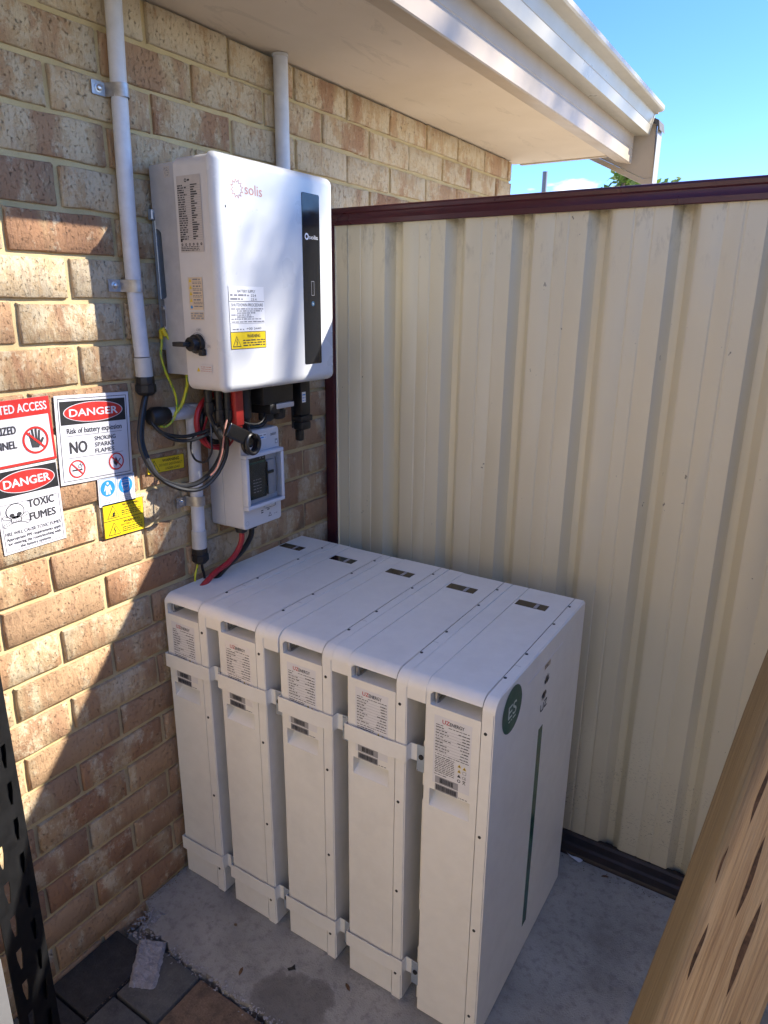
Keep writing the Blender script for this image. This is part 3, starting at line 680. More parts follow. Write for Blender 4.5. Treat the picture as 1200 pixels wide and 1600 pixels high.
battery(4, 'white battery cabinet without straps, round green ES sticker on its side')

# ------------------------------------------------------------------ inverter
inv = thing('inverter', 'white wall-mounted solar inverter with dark display strip on the brick wall', 'inverter', (.1, .53, 1.36))
Y0, Y1, Z0, Z1, XFRT = .330, .7355, 1.354, 1.843, .212
def rbox(bm, x0, x1, y0, y1, z0, z1, rc, re, seg=4):
    """lofted box: rc rounds the four x-parallel edges, re rounds the front (x1) face"""
    def outline(ins):
        r = max(rc - ins, .0006); c = []
        for cy, cz, a0 in ((y1 - ins - r, z1 - ins - r, 0), (y0 + ins + r, z1 - ins - r, 90), (y0 + ins + r, z0 + ins + r, 180), (y1 - ins - r, z0 + ins + r, 270)):
            for k in range(seg + 1): t = R(a0 + 90 * k / seg); c.append((cy + r * math.cos(t), cz + r * math.sin(t)))
        return c
    levels = [(x0, 0)]
    if re: levels += [(x1 - re + re * math.sin(t), re - re * math.cos(t)) for t in [math.pi / 2 * k / 8 for k in range(9)]]
    else: levels += [(x1, 0)]
    rings = [[bm.verts.new((x, y, z)) for y, z in outline(i)] for x, i in levels]; n = len(rings[0])
    for p, q_ in zip(rings, rings[1:]):
        for k in range(n): bm.faces.new((p[k], p[(k + 1) % n], q_[(k + 1) % n], q_[k]))
    last = rings[-1]; ii = levels[-1][1] + .0012
    inner = [bm.verts.new((x1, y, z)) for y, z in outline(ii)]
    for k in range(n): bm.faces.new((last[k], last[(k + 1) % n], inner[(k + 1) % n], inner[k]))
    ctr = bm.verts.new((x1, (y0 + y1) / 2, (z0 + z1) / 2))
    for k in range(n): bm.faces.new((inner[k], inner[(k + 1) % n], ctr))
    bm.faces.new(rings[0][::-1])
bm = NB(); rbox(bm, .1885, XFRT, Y0, Y1, Z0, Z1, .018, .0215, 6); ic = obj('front_cover', bm, 'inverter_white', inv, angle=40)
bm = NB(); rbox(bm, .090, .1875, Y0 + .001, Y1 - .001, Z0 + .001, Z1 - .003, .022, 0, 5)
obj('housing', bm, 'inverter_grey', inv, angle=40)
bm = NB()
prof = [(.0885, 1.830), (.012, 1.828), (.012, 1.736), (.018, 1.734), (.019, 1.702), (.030, 1.698), (.0345, 1.692), (.0365, 1.560), (.034, 1.556), (.020, 1.553), (.020, 1.388), (.0885, 1.388)]
prism(bm, prof, 'y', Y0 + .004, Y1 - .004); obj('heat_sink', bm, 'heatsink_grey', inv, angle=30)
bm = NB(); box(bm, .002, .0125, Y0 + .008, Y1 - .02, 1.44, 1.735, .001, 1); box(bm, .002, .016, Y0 - .002, Y0 + .012, 1.720, 1.742, .002, 1); obj('mounting_bracket', bm, 'silver_strap', inv)
bm = NB(); box(bm, .0165, .030, Y0 + .0025, Y0 + .0040, 1.485, 1.553, .0006, 1); eb = obj('earth_tab', bm, 'galv', inv)
for z in (1.534, 1.490):
    bm = NB(); stepped(bm, (.0235, Y0 + .0025, z), (0, -1, 0), [(0, .006), (.0025, .006), (.0035, .0045), (.0037, .002)], 8); obj('bolt', bm, 'steel_bolt', eb)
FP = Plane((XFRT, 0, 0), (0, 1, 0), (0, 0, 1))                # front face: u = y, v = z
SP = Plane((0, Y0, 0), (1, 0, 0), (0, 0, 1))                  # left side: u = x, v = z
# display strip
bm = NB(); rbox(bm, XFRT - .001, XFRT + .0012, .6045, .6715, 1.400, 1.797, .004, .0004, 3); ds = obj('display_strip', bm, 'screen_black', inv, angle=40)
D = Plane((XFRT + .0012, 0, 0), (0, 1, 0), (0, 0, 1)); bm = NB()
D.ring(bm, .6200, 1.7005, .0042, .0078, .0003, 0, 14); D.text(bm, 'solis', .6290, 1.6955, .0135, .034, .0003, 0)
D.frame(bm, .6345, 1.5655, .6455, 1.5990, .0009, .0003, 1); D.disc(bm, .6395, 1.5460, .0060, h=.0003, mi=2, n=16); D.disc(bm, .6395, 1.5460, .0022, h=.0005, mi=1, n=10)
printobj('display_print', bm, ['label_white', 'ink_grey', 'display_blue'], ds)
# red logo
bm = NB()
for k in range(12):
    a = 2 * math.pi * k / 12 + .2; c = Vector((.3905, 1.7765)); e1 = Vector((math.cos(a), math.sin(a))); e2 = Vector((-e1.y, e1.x))
    FP.line(bm, c + e1 * .0115 - e2 * .003, c + e1 * .0190, .0013, .0004); FP.line(bm, c + e1 * .0190, c + e1 * .0115 + e2 * .0032, .0013, .0004); FP.line(bm, c + e1 * .0115 + e2 * .0032, c + e1 * .0135 + e2 * .0052, .0010, .0004)
FP.text(bm, 'solis', .4140, 1.7690, .0300, .054, .0004, 0, bold=.004)
printobj('front_logo', bm, ['logo_coral'], ic)
# front stickers
bm = NB(); FP.rect(bm, .3500, 1.4865, .4610, 1.5815, .0003, 0); FP.rect(bm, .3493, 1.4865, .3502, 1.5815, .0005, 1)
FP.rect(bm, .3500, 1.5495, .4610, 1.5505, .0005, 1); FP.rect(bm, .350, 1.503, .461, 1.5036, .0005, 1)
FP.text(bm, 'BATTERY SUPPLY', .4050, 1.5685, .0085, .056, .0006, 1, align='CENTER'); FP.words(bm, .3540, 1.5610, .4120, .0042, 1, mi=2, gap=0); FP.text(bm, '224', .4180, 1.5600, .0075, .017, .0006, 1); FP.words(bm, .3540, 1.5530, .392, .0040, 2, mi=2, gap=0); FP.text(bm, '23.4', .4180, 1.5520, .0070, .018, .0006, 1)
FP.text(bm, 'SHUTDOWN PROCEDURE', .4060, 1.5395, .0092, .101, .0006, 1, align='CENTER')
for k, (a, b) in enumerate(((.354, .4585), (.372, .452), (.372, .430), (.354, .416), (.372, .424), (.354, .449), (.354, .459))): FP.words(bm, a, 1.5330 - k * .0043 - (.0015 if k == 6 else 0), b, .0026, 20 + k, mi=2, gap=0)
FP.words(bm, .356, 1.4895, .392, .0030, 40, mi=2); FP.text(bm, '+00 3440', .400, 1.4895, .0072, .048, .0006, 1)
printobj('procedure_sticker', bm, ['label_white', 'ink', 'ink_soft'], ic)
bm = NB(); FP.rect(bm, .3490, 1.4485, .4625, 1.4858, .0004, 0); FP.frame(bm, .3490, 1.4485, .4625, 1.4858, .0012, .0006, 1)
FP.tri(bm, .3675, 1.4535, .0265, .0007, 1); FP.tri(bm, .3675, 1.4553, .0215, .0009, 0); FP.line(bm, (.3690, 1.4705), (.3660, 1.4640), .0018, .0011, 1); FP.line(bm, (.3660, 1.4640), (.3692, 1.4638), .0016, .0011, 1); FP.line(bm, (.3692, 1.4638), (.3668, 1.4570), .0018, .0011, 1)
FP.text(bm, 'WARNING', .4220, 1.4725, .0105, .043, .0007, 1, align='CENTER', bold=.01)
for k in range(3): FP.words(bm, .387, 1.4655 - k * .0055, .459, .0030, 60 + k, mi=1, gap=0)
printobj('warning_sticker', bm, ['sign_yellow', 'ink'], ic)
bm = NB(); FP.disc(bm, .3545, 1.7386, .0022, .0034, .0004, 0, 7); printobj('chip', bm, ['ink'], ic)
# side stickers
bm = NB(); SP.rect(bm, .0985, 1.6500, .1685, 1.8000, .0003, 0); SP.ring(bm, .1255, 1.7905, .002, .0037, .0005, 1, 12); SP.words(bm, .131, 1.789, .142, .0035, 1, .0005, 1)
for k in range(24):
    v = 1.7800 - k * .00455; SP.words(bm, .1000, v, .100 + rnd.uniform(.015, .028), .0026, 300 + k, .0005, 1, 0); SP.rect(bm, .1385, v + rnd.uniform(-.0002, .0005), .1385 + rnd.uniform(.006, .022), v + .0025, .0005, 1); SP.rect(bm, .0995, v - .0011, .1675, v - .0007, .0005, 2)
SP.rect(bm, .100, 1.671, .1055, 1.677, .0005, 1)
for k in range(6): SP.ring(bm, .104 + k * .0115, 1.6655, .0012, .0028, .0005, 1, 9)
for k in range(3): SP.words(bm, .1000, 1.6600 - k * .0035, .155, .0018, 340 + k, .0005, 1, 0)
printobj('rating_plate', bm, ['label_silver', 'ink', 'ink_soft'], inv)
bm = NB(); SP.rect(bm, .1130, 1.5315, .1560, 1.5990, .0003, 0)
for k in range(4): SP.tri(bm, .1195, 1.5890 - k * .0140 + (.001 if k > 1 else 0), .0085, .0005, 1); SP.words(bm, .127, 1.5930 - k * .0140, .150, .0032, k, .0005, 2, 0); SP.words(bm, .126, 1.5885 - k * .014, .154, .0018, k + 9, .0005, 2, 0); SP.words(bm, .126, 1.5855 - k * .014, .154, .0018, k + 19, .0005, 2, 0)
SP.disc(bm, .1195, 1.5370, .0035, h=.0005, mi=3, n=12); SP.words(bm, .127, 1.5375, .153, .003, 77, .0005, 2, 0); printobj('caution_sticker', bm, ['label_beige', 'sign_yellow', 'ink_soft', 'sign_blue'], inv)
bm = NB(); SP.rect(bm, .1145, 1.5105, .1545, 1.5265, .0003, 0)
for k in range(3): SP.words(bm, .1155, 1.5220 - k * .005, .1535, .0036, 90 + k, .0005, 1, 0)
printobj('pattern_sticker', bm, ['label_beige', 'ink_grey'], inv)
bm = NB(); SP.rect(bm, .1225, 1.3960, .1700, 1.4140, .0003, 0); SP.tri(bm, .1275, 1.3985, .0105, .0005, 1)
for k in range(3): SP.words(bm, .135, 1.4085 - k * .0045, .168, .0016, 120 + k, .0005, 2, 0)
printobj('small_warning_sticker', bm, ['inverter_grey', 'sign_yellow', 'logo_coral'], inv)
HP = Plane((0, Y0 + .004, 0), (1, 0, 0), (0, 0, 1)); bm = NB(); HP.rect(bm, .0570, 1.8010, .0755, 1.8225, .0003, 0); q = random.Random(5)
for a in range(9):
    for b in range(9):
        if q.random() < .5: HP.rect(bm, .0585 + a * .0017, 1.8035 + b * .0019, .0602 + a * .0017, 1.8054 + b * .0019, .0005, 1)
printobj('square_sticker', bm, ['label_silver', 'ink_grey'], inv)
# rotary isolator on the side
bm = NB(); stepped(bm, (.1310, Y0, 1.4590), (0, -1, 0), [(0, .0215), (.010, .0205), (.0105, .016), (.024, .0155), (.0255, .0145)], 22)
ri = obj('rotary_switch', bm, 'black_plastic', inv)
bm = NB(); box(bm, .0985, .134, Y0 - .046, Y0 - .024, 1.4540, 1.4640, .002, 2); obj('switch_lever', bm, 'black_plastic', ri)
bm = NB(); box(bm, .1405, .1555, Y0 - .012, Y0, 1.4340, 1.4490, .002, 1); obj('lock_tab', bm, 'black_plastic', ri)
bm = NB(); SP.text(bm, 'OFF', .1350, 1.4860, .0085, .0125, .0004, 0, align='CENTER'); SP.text(bm, 'ON', .1590, 1.4520, .0085, .0095, .0004, 0); SP.ring(bm, .131, 1.459, .0235, .0245, .0004, 0, 30); printobj('switch_print', bm, ['ink_grey'], ri)
# connectors underneath
def plug(name, x, y, z0, prof, m, par, n=12):
    bm = NB(); stepped(bm, (x, y, z0), (0, 0, -1), prof, n); return obj(name, bm, m, par)
ZB = Z0 + .003
for (x, y, zl) in ((.100, .379, .064), (.112, .399, .084), (.120, .419, .084)):
    plug('connector', x, y, ZB, [(0, .0095), (zl - .030, .0095), (zl - .029, .0115), (zl - .008, .0115), (zl, .0085)], 'black_plastic', inv)
bm = NB(); box(bm, .120, .142, .4255, .4520, 1.262, ZB, .003, 2); box(bm, .124, .138, .429, .450, 1.252, 1.262, .002, 1); obj('red_connector', bm, 'red_plastic', inv)
plug('connector', .122, .4755, ZB, [(0, .0165), (.082, .0165), (.084, .0125), (.092, .011)], 'black_plastic', inv, 16)
bm = NB(); box(bm, .070, .150, .515, .630, 1.302, ZB, .004, 2); box(bm, .075, .150, .538, .575, 1.276, 1.302, .003, 2); obj('terminal_cover', bm, 'black_plastic', inv)
bm = NB(); box(bm, .1495, .1535, .560, .628, 1.288, 1.3015, .002, 2); box(bm, .1, .150, .565, .626, 1.289, 1.301, .002, 2); obj('cover_lip', bm, 'heatsink_grey', inv)
for y in (.560, .606): plug('gland', .115, y, 1.289, [(0, .017), (.010, .017), (.011, .0195), (.030, .0195), (.034, .014)], 'black_plastic', inv, 8)
bm = NB(); tube(bm, [(.10, .684, ZB), (.10, .684, 1.29), (.10, .6845, 1.218)], [.0045, .0038], 8); obj('antenna', bm, 'black_plastic', inv)
bm = NB(); box(bm, .10, .132, .682, .7245, 1.252, ZB, .005, 2); box(bm, .097, .135, .680, .7285, 1.236, 1.252, .003, 2); box(bm, .10, .132, .683, .726, 1.212, 1.236, .006, 2); box(bm, .105, .127, .683, .702, 1.182, 1.214, .006, 2); wf = obj('data_stick', bm, 'black_plastic', inv)
bm = NB(); WP = Plane((.132, 0, 0), (0, 1, 0), (0, 0, 1)); WP.rect(bm, .6865, 1.289, .7025, 1.317, .0004, 0); WP.words(bm, .688, 1.308, .701, .003, 2, .0006, 1); WP.words(bm, .688, 1.300, .700, .003, 3, .0006, 1); WP.words(bm, .688, 1.293, .701, .003, 4, .0006, 1); printobj('data_sticker', bm, ['label_white', 'sign_blue'], wf)

# ------------------------------------------------------------------ conduits
def saddle(par, y, z, r=.0185, ear=.034):
    bm = NB(); n = 12; pr = []
    pts = [(.003, -r - ear), (.003, -r - .004)] + [(.002 + (r + .002) * (1 - math.cos(a)) if False else .0035 + (r * 2 + .002) * math.sin(a) * .98, -(r + .0015) * math.cos(a)) for a in [math.pi * k / n for k in range(1, n)]] + [(.003, r + .0015), (.003, r + .004)]
    outer = [(x + .0016, yy) for x, yy in pts]
    V = []
    for zz in (z - .0125, z + .0125): V.append([bm.verts.new((x, y + yy, zz)) for x, yy in pts] + [bm.verts.new((x, y + yy, zz)) for x, yy in outer[::-1]])
    m = len(V[0])
    for k in range(m): bm.faces.new((V[0][k], V[0][(k + 1) % m], V[1][(k + 1) % m], V[1][k]))
    h = len(pts)
    for s in (0, 1):
        for k in range(h - 1): bm.faces.new((V[s][k], V[s][k + 1], V[s][m - 2 - k], V[s][m - 1 - k]))
    sd = obj('saddle_clamp', bm, 'galv', par, angle=30)
    bm = NB(); stepped(bm, (.0046, y - r - ear * .55, z), (1, 0, 0), [(0, .0085), (.0012, .0085), (.0016, .0055), (.006, .0055), (.007, .004)], 12); obj('screw', bm, 'steel_bolt', sd)
def gland_down(par, x, y, z, r=.021):
    bm = NB(); stepped(bm, (x, y, z), (0, 0, -1), [(0, r - .001), (.004, r), (.016, r), (.018, r + .002), (.034, r + .002), (.040, r - .003), (.042, r - .006)], 10); obj('cable_gland', bm, 'black_plastic', par, angle=30)
c1 = thing('conduit', 'long pale grey conduit running down the brick wall left of the inverter', 'conduit', (.02, .266, 1.39), 'grey pvc conduits on the brick wall')
bm = NB(); tube(bm, [(.0205, .274, 2.149), (.0205, .268, 1.98), (.0205, .2615, 1.76), (.0205, .2600, 1.59), (.0205, .2645, 1.43)], .0165, 18, sub=3); obj('pipe', bm, 'pvc', c1)
bm = NB(); tube(bm, [(.0205, .2648, 1.428), (.0205, .2665, 1.386)], .0188, 18); obj('coupling', bm, 'pvc_collar', c1)
gland_down(c1, .0205, .2665, 1.386); saddle(c1, .268, 1.954); saddle(c1, .2602, 1.580)
c2 = thing('conduit', 'short pale grey conduit rising from behind the inverter to the soffit', 'conduit', (.02, .771, 1.9), 'grey pvc conduits on the brick wall')
bm = NB(); tube(bm, [(.0205, .772, 2.149), (.0205, .770, 1.84)], .0188, 18); obj('pipe', bm, 'pvc', c2)
bm = NB(); tube(bm, [(.0205, .772, 2.1492), (.0205, .772, 2.142)], .0205, 18); obj('collar', bm, 'pvc_collar', c2)
c3 = thing('conduit', 'grey conduit with a sideways branch running down beside the isolator box', 'conduit', (.02, .395, .94), 'grey pvc conduits on the brick wall')
bm = NB(); tube(bm, [(.0195, .3985, 1.31), (.0195, .3965, 1.18), (.0195, .3925, .985)], .0165, 18); obj('pipe', bm, 'pvc', c3)
bm = NB(); tube(bm, [(.0235, .318, 1.293), (.0235, .3985, 1.2915)], .0165, 16); tube(bm, [(.0215, .375, 1.292), (.0215, .408, 1.2912)], .0185, 16); obj('tee', bm, 'pvc', c3)
bm = NB(); tube(bm, [(.0195, .3925, .985), (.0195, .3910, .938)], .0188, 18); obj('coupling', bm, 'pvc_collar', c3)
gland_down(c3, .0195, .3910, .938, .020); saddle(c3, .3940, 1.066)
bm = NB(); stepped(bm, (.0235, .3180, 1.293), (0, -1, 0), [(0, .0185), (.006, .020), (.020, .0205), (.021, .0225), (.040, .0225), (.050, .018), (.053, .011)], 12); obj('cable_gland', bm, 'black_plastic', c3, angle=30)

# ------------------------------------------------------------------ isolator box
ib = thing('isolator_box', 'light grey switch box with clear window cover under the inverter', 'switch box', (.06, .53, .98))
bm = NB(); rbox(bm, .0015, .048, .459, .6065, .9815, 1.2375, .010, 0, 3); obj('box_base', bm, 'enclosure_grey', ib)
bm = NB(); rbox(bm, .049, .116, .4595, .6060, .9820, 1.2370, .010, .004, 3); bl = obj('box_lid', bm, 'enclosure_grey', ib)
fx = .137
def loopframe(bm, x0, x1, y0, y1, z0, z1, w, mi=0):
    for a in ((y0, y1, z0, z0 + w), (y0, y1, z1 - w, z1), (y0, y0 + w, z0 + w, z1 - w), (y1 - w, y1, z0 + w, z1 - w)): box(bm, x0, x1, *a, .0022, 2, mi)
bm = NB(); loopframe(bm, .117, fx, .4560, .5990, 1.0390, 1.1830, .0105); obj('window_frame', bm, 'frame_clear', ib)
bm = NB(); box(bm, fx - .004, fx - .0025, .4662, .5888, 1.0492, 1.1728); obj('window_pane', bm, 'clear', ib, smooth=False)
bm = NB(); box(bm, .1162, .1245, .476, .541, 1.060, 1.172, .002, 1); br = obj('breaker', bm, 'breaker_dark', ib)
bm = NB(); box(bm, .1245, .1260, .478, .539, 1.154, 1.158); obj('green_band', bm, 'breaker_green', br, smooth=False)
bm = NB(); BP = Plane((.1245, 0, 0), (0, 1, 0), (0, 0, 1)); BP.words(bm, .516, 1.164, .533, .0035, 1, .0006); 
for k in range(5): BP.words(bm, .490, 1.110 - k * .008, .520, .0026, 7 + k, .0006)
printobj('breaker_print', bm, ['ink_grey'], br)
bm = NB(); box(bm, .1162, .1280, .543, .572, 1.062, 1.156, .003, 2); bt = obj('breaker_side', bm, 'breaker_grey', ib)
bm = NB(); box(bm, .128, .1325, .541, .563, 1.1200, 1.1285, .0015, 1); box(bm, .1245, .1290, .5405, .5428, 1.066, 1.152); obj('toggle', bm, 'black_plastic', ib)
bm = NB(); tube(bm, [(.1215, .580, 1.158), (.1245, .585, 1.11), (.1215, .580, 1.064)], .0012, 6, sub=5); obj('cover_spring', bm, 'galv', ib)
bm = NB(); box(bm, .1165, .127, .533, .5720, 1.0260, 1.0375, .003, 2); obj('latch', bm, 'clear', ib); 
bm = NB(); box(bm, .1165, .1205, .535, .5700, 1.0270, 1.0365, .001, 1); obj('latch_core', bm, 'label_white', ib)
IP = Plane((.116, 0, 0), (0, 1, 0), (0, 0, 1)); bm = NB()
for a, b in ((.5235, 1.0190), (.5235, 1.0135), (.5480, 1.0175), (.5480, 1.0230)): IP.rect(bm, a, b, a + .009, b + .0028, .0005, 0)
IP.tri(bm, .5580, .9985, .0135, .0005, 0); IP.tri(bm, .5580, 1.0002, .0085, .0007, 1); IP.words(bm, .574, 1.001, .590, .002, 3, .0005, 2)
IP.text(bm, '22025ST', .5720, 1.2150, .0085, .0225, .0005, 0, bold=.01); IP.rect(bm, .5250, 1.2100, .5560, 1.2250, .0004, 3); IP.words(bm, .527, 1.2185, .5545, .0035, 5, .0006, 2); IP.words(bm, .530, 1.2125, .5525, .0035, 6, .0006, 4)
IP.rect(bm, .5885, 1.1910, .5985, 1.2040, .0005, 2); IP.disc(bm, .5935, 1.1965, .0028, .0036, .0008, 3, 10)
IP.ring(bm, .4705, .9990, .0055, .0062, .0004, 2, 18)
printobj('box_print', bm, ['ink', 'enclosure_grey', 'ink_grey', 'label_white', 'sign_blue'], bl)
for x, y in ((.075, .490), (.072, .532)):
    bm = NB(); stepped(bm, (x, y, .982), (0, 0, -1), [(0, .0175), (.008, .0175), (.0085, .0155), (.017, .0145), (.019, .010)], 12); obj('cable_gland', bm, 'black_plastic', ib, angle=30)

# ------------------------------------------------------------------ cables
def cable(name, label, pts, r, m, grp=None, n=9, sub=6):
    bm = NB(); p0 = Vector(pts[0]); tube(bm, pts, r, n, sub=sub); return tag(obj(name, bm, m, origin=p0), label, 'cable', grp)
cable('cable', 'thick black cable hanging in a deep loop from the long conduit to the inverter', [(.0215, .267, 1.350), (.024, .253, 1.325), (.028, .238, 1.286), (.034, .227, 1.245), (.044, .230, 1.204), (.058, .248, 1.162), (.075, .284, 1.137), (.090, .325, 1.132), (.10, .364, 1.149), (.108, .396, 1.186), (.112, .402, 1.224), (.106, .388, 1.258), (.100, .379, 1.292), (.100, .379, 1.30)], .0062, 'black_cable')
cable('cable', 'black cable paired behind the deep loop, with a paler sheen', [(.0195, .271, 1.350), (.022, .259, 1.325), (.027, .244, 1.286), (.034, .233, 1.245), (.046, .236, 1.202), (.062, .254, 1.155), (.082, .290, 1.128), (.096, .336, 1.119), (.110, .375, 1.143), (.118, .404, 1.185), (.120, .412, 1.225), (.117, .406, 1.254), (.112, .399, 1.280)], .0052, 'black_cable')
cable('cable', 'thin pinkish wire hanging from the plugs under the inverter', [(.122, .417, 1.285), (.130, .398, 1.262), (.133, .388, 1.235), (.130, .381, 1.200), (.120, .370, 1.165), (.112, .358, 1.150)], .0022, 'logo_coral', n=6)
cable('cable', 'upper black cable running from the branch gland to the inverter plugs', [(.0235, .268, 1.291), (.035, .270, 1.274), (.050, .284, 1.256), (.070, .318, 1.246), (.085, .346, 1.249), (.098, .380, 1.257), (.108, .408, 1.268), (.118, .419, 1.284)], .0042, 'black_cable', 'cables from the branch gland')
cable('cable', 'lower black cable sagging from the branch gland towards the inverter plugs', [(.0235, .268, 1.287), (.040, .275, 1.264), (.058, .296, 1.243), (.075, .327, 1.235), (.090, .360, 1.241), (.102, .386, 1.254), (.112, .398, 1.276)], .0042, 'black_cable', 'cables from the branch gland')
cable('cable', 'thick yellow-green earth wire curving off the earth tab', [(.0235, .322, 1.490), (.026, .333, 1.474), (.036, .341, 1.456), (.047, .347, 1.436), (.055, .354, 1.412), (.055, .360, 1.378), (.050, .357, 1.345), (.045, .343, 1.312), (.036, .322, 1.290), (.030, .292, 1.279), (.026, .270, 1.286)], .0040, 'earth', 'earth wires')
cable('cable', 'thin yellow-green earth wire hanging straight down behind the thick one', [(.0200, .322, 1.488), (.019, .325, 1.470), (.020, .322, 1.452), (.023, .315, 1.429), (.030, .318, 1.394), (.035, .329, 1.362), (.040, .335, 1.332), (.040, .333, 1.302), (.035, .321, 1.277), (.030, .301, 1.267), (.026, .277, 1.279)], .0027, 'earth', 'earth wires')
for x, y, z, nm in ((.0265, .328, 1.479, 'thick'), (.0195, .3225, 1.478, 'thin')):
    bm = NB(); tube(bm, [(x - .003, y - .004, z + .010), (x + .002, y + .002, z - .006)] if nm == 'thick' else [(x, y, z + .006), (x, y + .001, z - .012)], .0052 if nm == 'thick' else .004, 10)
    tag(obj('cable_lug', bm, 'sign_yellow', origin=(x, y, z)), 'yellow sleeve on the end of the %s earth wire' % nm, 'cable lug', 'yellow lugs on the earth tab')
cable('cable', 'thin black wire looping low between the plugs and the branch conduit', [(.100, .381, 1.284), (.108, .372, 1.240), (.112, .366, 1.205), (.10, .352, 1.182), (.075, .345, 1.190), (.06, .352, 1.225), (.07, .375, 1.262)], .0026, 'black_cable', n=7)
cable('cable', 'thin black wire dropping from the third plug behind the red lead', [(.121, .420, 1.286), (.124, .428, 1.255), (.118, .440, 1.228), (.105, .452, 1.236)], .0028, 'black_cable', n=7)
cable('cable', 'thin red wire running from the red plug round the black coil', [(.129, .445, 1.258), (.122, .440, 1.236), (.105, .420, 1.205), (.085, .392, 1.212), (.075, .380, 1.245), (.08, .392, 1.285)], .0030, 'red_cable', n=7)
cable('cable', 'thin black wire crossing the tall plugs from the terminal cover', [(.13, .540, 1.280), (.137, .520, 1.262), (.139, .490, 1.258), (.133, .455, 1.268), (.128, .430, 1.285)], .0026, 'black_cable', n=7)
def coil(c, ry, rz, x0, dx, turns, a0=0, n=26):
    return [(x0 + dx * k / n, c[0] + ry * math.cos(a0 + 2 * math.pi * k / n), c[1] + rz * math.sin(a0 + 2 * math.pi * k / n)) for k in range(int(n * turns) + 1)]
cable('cable', 'red battery cable coiled in a ring behind the plugs', [(.124, .438, 1.256), (.118, .446, 1.232), (.100, .462, 1.225)] + coil((.428, 1.268), .066, .064, .066, .012, 1.35, -.5), .0068, 'red_cable', sub=2)
cable('cable', 'black battery cable coiled inside the red ring', coil((.440, 1.264), .054, .050, .060, .010, 1.25, 1.2), .0066, 'black_cable', sub=2)
cable('cable', 'short bright red lead bending out of the red plug', [(.131, .440, 1.256), (.136, .446, 1.240), (.138, .452, 1.225), (.128, .462, 1.215)], .0072, 'red_cable', sub=6)
cable('cable', 'second short red lead crossing beside the red plug', [(.128, .434, 1.256), (.136, .438, 1.242), (.142, .449, 1.226), (.132, .470, 1.224)], .0062, 'red_cable', sub=6)
cable('cable', 'glossy black lead dropping from the large round plug', [(.122, .4755, 1.272), (.124, .479, 1.250), (.130, .482, 1.232), (.134, .478, 1.214)], .0066, 'black_cable', sub=6)
cable('cable', 'black lead from the terminal gland curving in behind the isolator box', [(.115, .560, 1.258), (.108, .552, 1.246), (.092, .530, 1.240), (.07, .51, 1.242)], .0056, 'black_cable', sub=6)
cable('cable', 'small tight coil of black cable hanging in front of the isolator box', coil((.452, 1.2165), .0185, .022, .146, .012, 2.2, .4), .0056, 'black_cable', sub=2)
# glossy sleeve
bm = NB(); A_ = Vector((.147, .386, 1.262)); B_ = Vector((.158, .462, 1.222)); d_ = (B_ - A_); ln = d_.length; d_.normalize(); up_ = Vector((0, 0, 1)); v_ = (up_ - d_ * up_.dot(d_)).normalized(); w_ = d_.cross(v_)
box(bm, 0, ln, -.018, .018, -.007, .007, .005, 3)
for v in bm.verts: v.co = A_ + d_ * v.co.x + v_ * v.co.y + w_ * v.co.z
tag(obj('cable_sleeve', bm, 'gloss_black', origin=A_), 'flat glossy black sleeve lying across the cables under the inverter', 'cable sleeve')
cable('cable', 'red cable leaving the bottom of the isolator box', [(.075, .490, .966), (.075, .4885, .942), (.070, .474, .912), (.064, .444, .888), (.056, .405, .872), (.050, .36, .845)], .0072, 'red_cable', 'cables from the isolator box')
cable('cable', 'black cable leaving the bottom of the isolator box', [(.072, .532, .966), (.070, .529, .940), (.062, .508, .908), (.052, .479, .884), (.046, .443, .864), (.042, .39, .83)], .0072, 'black_cable', 'cables from the isolator box')
cable('cable', 'thin yellow-green wire dropping behind the batteries', [(.0180, .385, .902), (.0175, .379, .884), (.0175, .371, .862), (.0175, .366, .80)], .0026, 'earth', n=7)
cable('cable', 'thin black wire dropping behind the batteries beside the yellow-green one', [(.0215, .393, .902), (.0215, .394, .880), (.0225, .398, .857), (.0225, .40, .80)], .0036, 'black_cable', n=7)

# ------------------------------------------------------------------ signs on the wall
def sign(name, label, cat, o, ang, w, h, x=.0025, m='sign_white', grp=None, th=.0012):
    """o = lower-left corner (y, z); ang tilts the sheet"""
    t = thing(name, label, cat, (x, o[0], o[1]), grp); ca, sa = math.cos(R(ang)), math.sin(R(ang))
    P = Plane((x + th, o[0], o[1]), (0, ca, sa), (0, -sa, ca)); bm = NB()
    vs = [bm.verts.new(P.p(a, b, -c)) for c in (th, 0) for a, b in ((0, 0), (w, 0), (w, h), (0, h))]
    for q in ((3, 2, 1, 0), (4, 5, 6, 7), (0, 1, 5, 4), (1, 2, 6, 5), (2, 3, 7, 6), (3, 0, 4, 7)): bm.faces.new([vs[k] for k in q])
    obj('sheet', bm, m, t, smooth=False); return t, P
def noring(P, bm, u, v, r, red, h=.0008):
    P.ring(bm, u, v, r * .84, r, h, red, 30); a = Vector((-.60, .60)) * r * 1.0; P.line(bm, Vector((u, v)) + a * 1.0, Vector((u, v)) - a * 1.0, r * .15, h + .0002, red)
MS = ['sign_black', 'sign_red', 'sign_white', 'ink', 'sign_blue', 'ink_grey']
def danger(P, bm, u0, u1, v0, v1):
    P.rect(bm, u0, v0, u1, v1, .0003, 0); cu, cv = (u0 + u1) / 2, (v0 + v1) / 2; ru, rv = (u1 - u0) * .455, (v1 - v0) * .44
    P.disc(bm, cu, cv, ru, rv, .0005, 2, 40); P.disc(bm, cu, cv, ru * .975, rv * .945, .0007, 1, 40)
    P.text(bm, 'DANGER', cu, cv - rv * .36, rv * 1.02, ru * 1.62, .0009, 2, bold=.03, align='CENTER')
